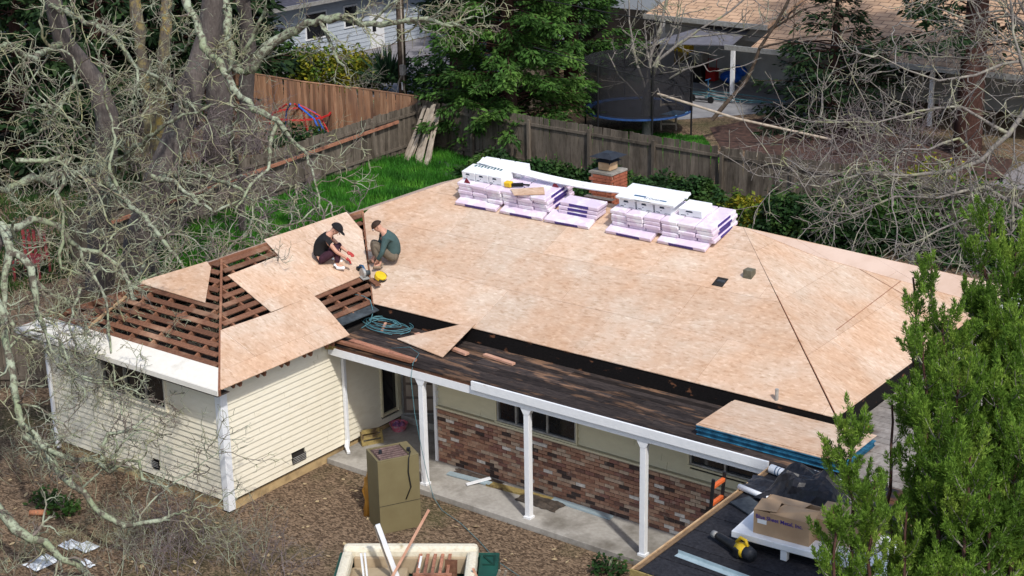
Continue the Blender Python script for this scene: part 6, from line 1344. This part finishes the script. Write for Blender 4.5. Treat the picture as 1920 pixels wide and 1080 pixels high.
a = rg.uniform(0, 2*np.pi, n); el = rg.uniform(.15, 1.5, n); D_ = np.column_stack([np.cos(a)*np.cos(el), np.sin(a)*np.cos(el), np.sin(el)]); leafmesh('leaves', np.tile([c.x, c.y, .5], (n, 1))+D_*.1, 1.25, M['yucca_leaf'], t, 'stuff', D_, 0, .07, rg)
for k, (x, y, lab) in enumerate(((90, 945, 'small green plant low on the soil at the far left of the wing'), (120, 960, 'dark green plant beside the clay pipe in the lower left'), (1140, 1075, 'leafy weed at the foot of the third porch post'), )):
    c = atz(x, y, 0); r_ = .22; shrub('garden_weed', lab, [((c.x, c.y, .1), (r_*1.6, r_*1.3, .2))], 260, .10, 'redwood_leaf' if k % 2 else 'ivy', 110+k, 'plant', 'weeds in the front garden')
# ---- small bare trees and brush
def brush(label, base, n, H, spread, mat, seed, name='bare_shrub', r=.014, group='bare shrubs', lv=(5, 4), cat='shrub', nseg=8):
    rg = np.random.default_rng(seed); base = np.array(base); root = empty(name, tuple(base), label, cat, group); L = []; st = []
    for _ in range(n):
        st.append(walk(base+[rg.normal(0, spread*.25), rg.normal(0, spread*.25), 0], (rg.normal(0, .5), rg.normal(0, .5), 1), H*rg.uniform(.6, 1.1), r, r*.4, nseg, .14, .02, rg))
    v, f = batch_tubes(st, 4); npmesh('stems', v, f, M[mat], root, kind='stuff')
    for s_ in st:
        for a in spawn(s_, lv[0], H*.4, .6, .2, .02, L, .3, r*.4, rg=rg): spawn(a, lv[1], H*.18, .7, .2, 0, L, .2, r*.35, nseg=3, rg=rg)
    v, f = batch_tubes(L, 3); npmesh('twigs', v, f, M[mat], root, kind='stuff'); return root
for k, (x, y, H, m_, lab) in enumerate(((300, 1010, .8, 'purpletwig', 'purple-grey bare shrub below the first pane of the wing window'), (370, 1035, .9, 'purpletwig', 'purple-grey bare shrub before the front corner of the wing, left one'), (440, 1050, .8, 'twig', 'greenish bare shrub before the front corner of the wing'), (230, 1000, .7, 'twig', 'low bare shrub in front of the wing foundation'), (150, 1040, .5, 'twig', 'low bare shrub by the plastic scraps'), (330, 1075, .8, 'purpletwig', 'purple-grey bare shrub at the bottom edge left of the cart'), (250, 1075, .7, 'twig', 'bare brown shrub at the bottom edge near the plastic scraps'), (500, 1070, .6, 'purpletwig', 'sparse bare shrub at the bottom edge next to the cart'), (60, 900, .7, 'twig', 'bare shrub at the left edge under the oak limb'), (30, 1070, .7, 'twig', 'bare shrub in the bottom left corner'))):
    brush(lab, atz(x, y, 0)[:], 18, H*1.25, 1.3, m_, 130+k, r=.008, lv=(5, 3))
brush('bare straggly shrub in front of the stained fence over the lawn corner', atz(680, 240, 0)[:], 12, 2.0, 1.4, 'paletwig', 150, r=.016)
for k, (x, y, H, m_, lab) in enumerate(((500, 330, 2.6, 'purpletwig', 'purple bare shrub at the left end of the lawn'), (420, 350, 3.0, 'purpletwig', 'purple bare shrub left of the lawn under the oaks'), (340, 330, 2.8, 'purpletwig', 'bare purple thicket between the oak trunks'), (560, 300, 2.0, 'twig', 'bare brown shrub against the grey lawn fence'), (460, 290, 2.5, 'purpletwig', 'bare purple shrub behind the lawn shrubs'), (1600, 330, 2.8, 'purpletwig', 'purple bare shrub beyond the back fence at the right'), (1690, 330, 2.8, 'purpletwig', 'purple bare shrub in the bark bed at the right'), (1540, 385, 2.0, 'purpletwig', 'purple bare shrub before the back fence at the right'), (240, 330, 2.5, 'purpletwig', 'purple bare thicket behind the leftmost oak trunk'))):
    brush(lab, atz(x, y, 0)[:], 13, H, 1.8, m_, 160+k, r=.016)
# forked bare tree by the trampoline
bb_ = np.array(atz(1212, 262, 0)); 
def tl(pxs, r0, r1): return limb(pxs, r0, r1, .4, .015)
dT = 57.5
bare_tree('bare_tree', 'leafless many-stemmed tree standing just behind the back fence in front of the trampoline', atz(1212, 262, 0), [tl([(1212, 262, dT), (1210, 215, dT-.3), (1215, 170, dT-.6), (1225, 150, dT-.8)], .22, .18)],
    [tl([(1215, 170, dT-.6), (1235, 110, dT-1), (1290, 70, dT-1.2), (1370, 20, dT-1.3), (1420, -20, dT-1.4)], .08, .03), tl([(1213, 170, dT-.6), (1220, 100, dT-.5), (1240, 50, dT-.4), (1255, -20, dT-.3)], .10, .06), tl([(1212, 175, dT-.6), (1190, 100, dT-.6), (1180, 40, dT-.6), (1178, -20, dT-.6)], .06, .03),
     tl([(1218, 160, dT-.6), (1250, 150, dT-1), (1290, 130, dT-1.4), (1360, 105, dT-1.8)], .05, .02), tl([(1222, 130, dT-.8), (1262, 60, dT-.8), (1275, 0, dT-.8)], .06, .03), tl([(1222, 140, dT-.8), (1212, 80, dT-.6), (1210, 20, dT-.5)], .05, .02), tl([(1290, 70, dT-1.2), (1380, 60, dT-1.5), (1470, 30, dT-1.7)], .04, .02), tl([(1205, 190, dT-.4), (1160, 140, dT-.2), (1140, 100, dT)], .04, .02)],
    1.3, seed=41, mats=('paletwig', 'paletwig', 'paletwig'), twl=(1.5, .6, .25), rmin=.013, wob=.12, up=.04, counts=(1.2, 3, 2))
brs = [[(1420, 175, 56), (1450, 110, 55), (1500, 40, 54), (1530, -20, 53)]]
bare_tree('bare_tree', 'leafless dark tree leaning right before the covered patio', atz(1395, 225, 0), [tl([(1335, 225, 57), (1400, 150, 56.5), (1425, 90, 56), (1470, 20, 55.5), (1490, -20, 55)], .10, .05)], [tl([(1425, 90, 56), (1500, 70, 55), (1600, 60, 54)], .05, .02), tl([(1440, 60, 56), (1500, 20, 55), (1580, 0, 54)], .05, .02)], 1.0, seed=42, mats=('polewood', 'polewood', 'polewood'), twl=(1.6, .6, .25), rmin=.012, wob=.14, up=.03, counts=(1.3, 3, 3))
# big pale bare tree reaching in from the right
bare_tree('bare_tree', 'wide pale leafless tree reaching in from the right edge over the back fence', atz(2080, 420, 0), [tl([(2080, 430, 42), (2060, 300, 41), (2010, 200, 40)], .35, .22)],
    [tl([(2010, 200, 40), (1950, 170, 38.5), (1890, 250, 38), (1840, 300, 37.8), (1790, 320, 37.5), (1700, 330, 37), (1620, 325, 36.8), (1540, 350, 36.6), (1460, 340, 36.5)], .10, .014),
     tl([(2010, 240, 40), (1930, 110, 38), (1880, 120, 37.8), (1830, 140, 37.5), (1760, 150, 37), (1700, 130, 36.8), (1640, 100, 36.5)], .08, .014), tl([(1890, 250, 38), (1800, 200, 37.5), (1720, 210, 37), (1640, 230, 36.8), (1560, 230, 36.5)], .05, .013),
     tl([(2030, 330, 41), (1930, 400, 38), (1880, 420, 37.5), (1820, 410, 37), (1760, 430, 36.5), (1700, 460, 36), (1650, 450, 36)], .07, .013), tl([(1930, 400, 38), (1850, 350, 37.5), (1760, 370, 37), (1680, 370, 36.6), (1600, 400, 36.4), (1530, 395, 36.2)], .06, .015),
     tl([(2000, 200, 40), (1940, 60, 38.5), (1880, 20, 38), (1800, 30, 37.5), (1740, 10, 37)], .065, .013), tl([(1960, 100, 38.5), (1900, -20, 38)], .07, .03), tl([(1840, 300, 37.8), (1800, 260, 37.6), (1740, 280, 37.2), (1660, 280, 37)], .05, .015), tl([(1930, 160, 38), (1900, 60, 37.8), (1890, -20, 37.6)], .05, .03), tl([(1620, 325, 36.8), (1590, 370, 36.6), (1560, 430, 36.3)], .03, .012), tl([(1900, 430, 37.5), (1900, 350, 37.5), (1860, 310, 37.4)], .05, .02)],
    1.25, seed=43, mats=('oakbark', 'paletwig', 'paletwig'), twl=(2.0, .8, .32), rmin=.010, wob=.17, up=.010, counts=(1.8, 4, 3), sublimb=.6, sublen=2.2)
# ================================================================== FOREGROUND JUNIPERS
def juniper(label, base, plumes, seed, dens=1.0):
    rg = np.random.default_rng(seed); base = np.array(base, float); root = empty('juniper_tree', tuple(base), label, 'tree', 'junipers in the right foreground'); P = []; Dr = []; tw = []; br = []
    for (top, r_) in plumes:
        top = np.array(top, float); a = base+(top-base)*np.array([.25, .25, .15])+np.array([0, 0, 0]); pts = np.array([base+[0, 0, .1], a*.5+base*.5+[0, 0, .4], base+(top-base)*.5+[0, 0, .15], top]); pts = resample(list(pts), .25, .02, rg)
        br.append((pts, np.linspace(.07, .012, len(pts)))); Lp = len(pts)
        r_ *= .78; H_ = np.linalg.norm(top-base); nb = int(31*dens*(r_/.35)**1.3*max(1, H_/3.2))
        for _ in range(nb):
            t_ = rg.uniform(.15, 1.0)**.75; i = min(int(t_*(Lp-1)), Lp-2); c = pts[i]; prof = r_*(math.sin(math.pi*min(1, max(.08, 1-t_))**.6)*.9+.08)*rg.uniform(.5, 1.35)
            ang_ = rg.uniform(0, 2*np.pi); d0 = np.array([math.cos(ang_), math.sin(ang_), rg.uniform(.45, 1.0)]); l = walk(c, d0, prof*1.5+.16, .010, .003, 7, .10, .20, rg); tw.append(l)
            subs = [l]+[walk(l[0][rg.integers(2, 6)], (l[0][-1]-l[0][0])/np.linalg.norm(l[0][-1]-l[0][0])+rg.normal(0, .55, 3), rg.uniform(.14, .30), .006, .002, 4, .12, .22, rg) for _k in range(3)]
            for (q, _r) in subs:
                ln_ = np.linalg.norm(q[-1]-q[0]); m = int(165*ln_/.4); tt0 = rg.uniform(.18, 1, m)**.85; tt = tt0*(len(q)-1); ii = np.minimum(tt.astype(int), len(q)-2); fr = (tt-ii)[:, None]; cc = q[ii]*(1-fr)+q[ii+1]*fr
                dd = q[ii+1]-q[ii]; dd /= np.linalg.norm(dd, axis=1, keepdims=True)+1e-9; rad_ = (.062*(1-tt0)**.7+.008)[:, None]; o_ = rg.normal(0, 1, (m, 3)); o_ /= np.linalg.norm(o_, axis=1, keepdims=True)
                P.append(cc+o_*rad_*rg.uniform(.3, 1, (m, 1))); Dr.append(dd+o_*.6+rg.normal(0, .3, (m, 3))+[0, 0, .1])
    v, f = batch_tubes(br, 6); npmesh('trunk', v, f, M['redbark'], root, smooth=True); v, f = batch_tubes(tw, 3); npmesh('twigs', v, f, M['paletwig'], root, kind='stuff')
    tufts('foliage', np.concatenate(P), .038, M['cypress_leaf'], root, np.concatenate(Dr), .36, rg)
def T_(x, y, d): return tuple(atd(x, y, d))
juniper('narrow upright juniper in front of the white table, leftmost of the junipers', (atd(1610, 1400, 16.5)[0], atd(1610, 1400, 16.5)[1], 0), [(T_(1597, 805, 17.6), .42), (T_(1560, 950, 17.2), .30), (T_(1640, 900, 17.4), .30)], 201, 1.0)
juniper('sparse thin juniper between the leftmost one and the dense mass', (atd(1690, 1400, 17)[0], atd(1690, 1400, 17)[1], 0), [(T_(1672, 750, 18.6), .24), (T_(1725, 850, 18.2), .30), (T_(1700, 960, 17.6), .30)], 202, .75)
juniper('large dense juniper whose left plume reaches highest over the roof edge', (atd(1800, 1400, 17)[0], atd(1800, 1400, 17)[1], 0), [(T_(1712, 520, 19.0), .34), (T_(1745, 480, 19.3), .30), (T_(1770, 590, 18.8), .5), (T_(1730, 640, 18.4), .40), (T_(1800, 700, 18.2), .6), (T_(1760, 780, 17.8), .5), (T_(1830, 560, 19.4), .45), (T_(1820, 850, 17.4), .5)], 203, 1.0)
juniper('tallest juniper at the right edge, in front of the bare tree', (atd(1890, 1400, 17.5)[0], atd(1890, 1400, 17.5)[1], 0), [(T_(1852, 385, 20.2), .38), (T_(1905, 470, 19.8), .6), (T_(1880, 600, 19.2), .6), (T_(1925, 640, 18.8), .6), (T_(1870, 720, 18.4), .6), (T_(1915, 820, 18), .6), (T_(1860, 900, 17.6), .5)], 204, 1.0)
# ---- litter on the front garden soil
n = 30000; P = np.column_stack([rng.uniform(-9, 10, n), rng.uniform(-6, 2.6, n), np.full(n, .012)]); P[:, 2] += rng.uniform(0, .02, n)
keep = ~((P[:, 0] > -5.05) & (P[:, 0] < .06) & (P[:, 1] > -.06)); P = P[keep]
Dd = rng.normal(0, 1, (len(P), 3)); Dd[:, 2] *= .15; leafmesh('wood_chips', P, .032, M['chip'], None, 'stuff', Dd, 3.0, .5)
P2 = np.column_stack([rng.uniform(-9, 9, 420), rng.uniform(-5, 2.5, 420), np.full(420, .03)]); P2 = P2[~((P2[:, 0] > -5.05) & (P2[:, 0] < .06) & (P2[:, 1] > -.06))]
Dd = rng.normal(0, 1, (len(P2), 3)); Dd[:, 2] *= .2; leafmesh('fallen_leaves', P2, .10, simple('dry_leaf', (.50, .40, .24), (.36, .26, .14), 9), None, 'stuff', Dd, 3.0, .6)
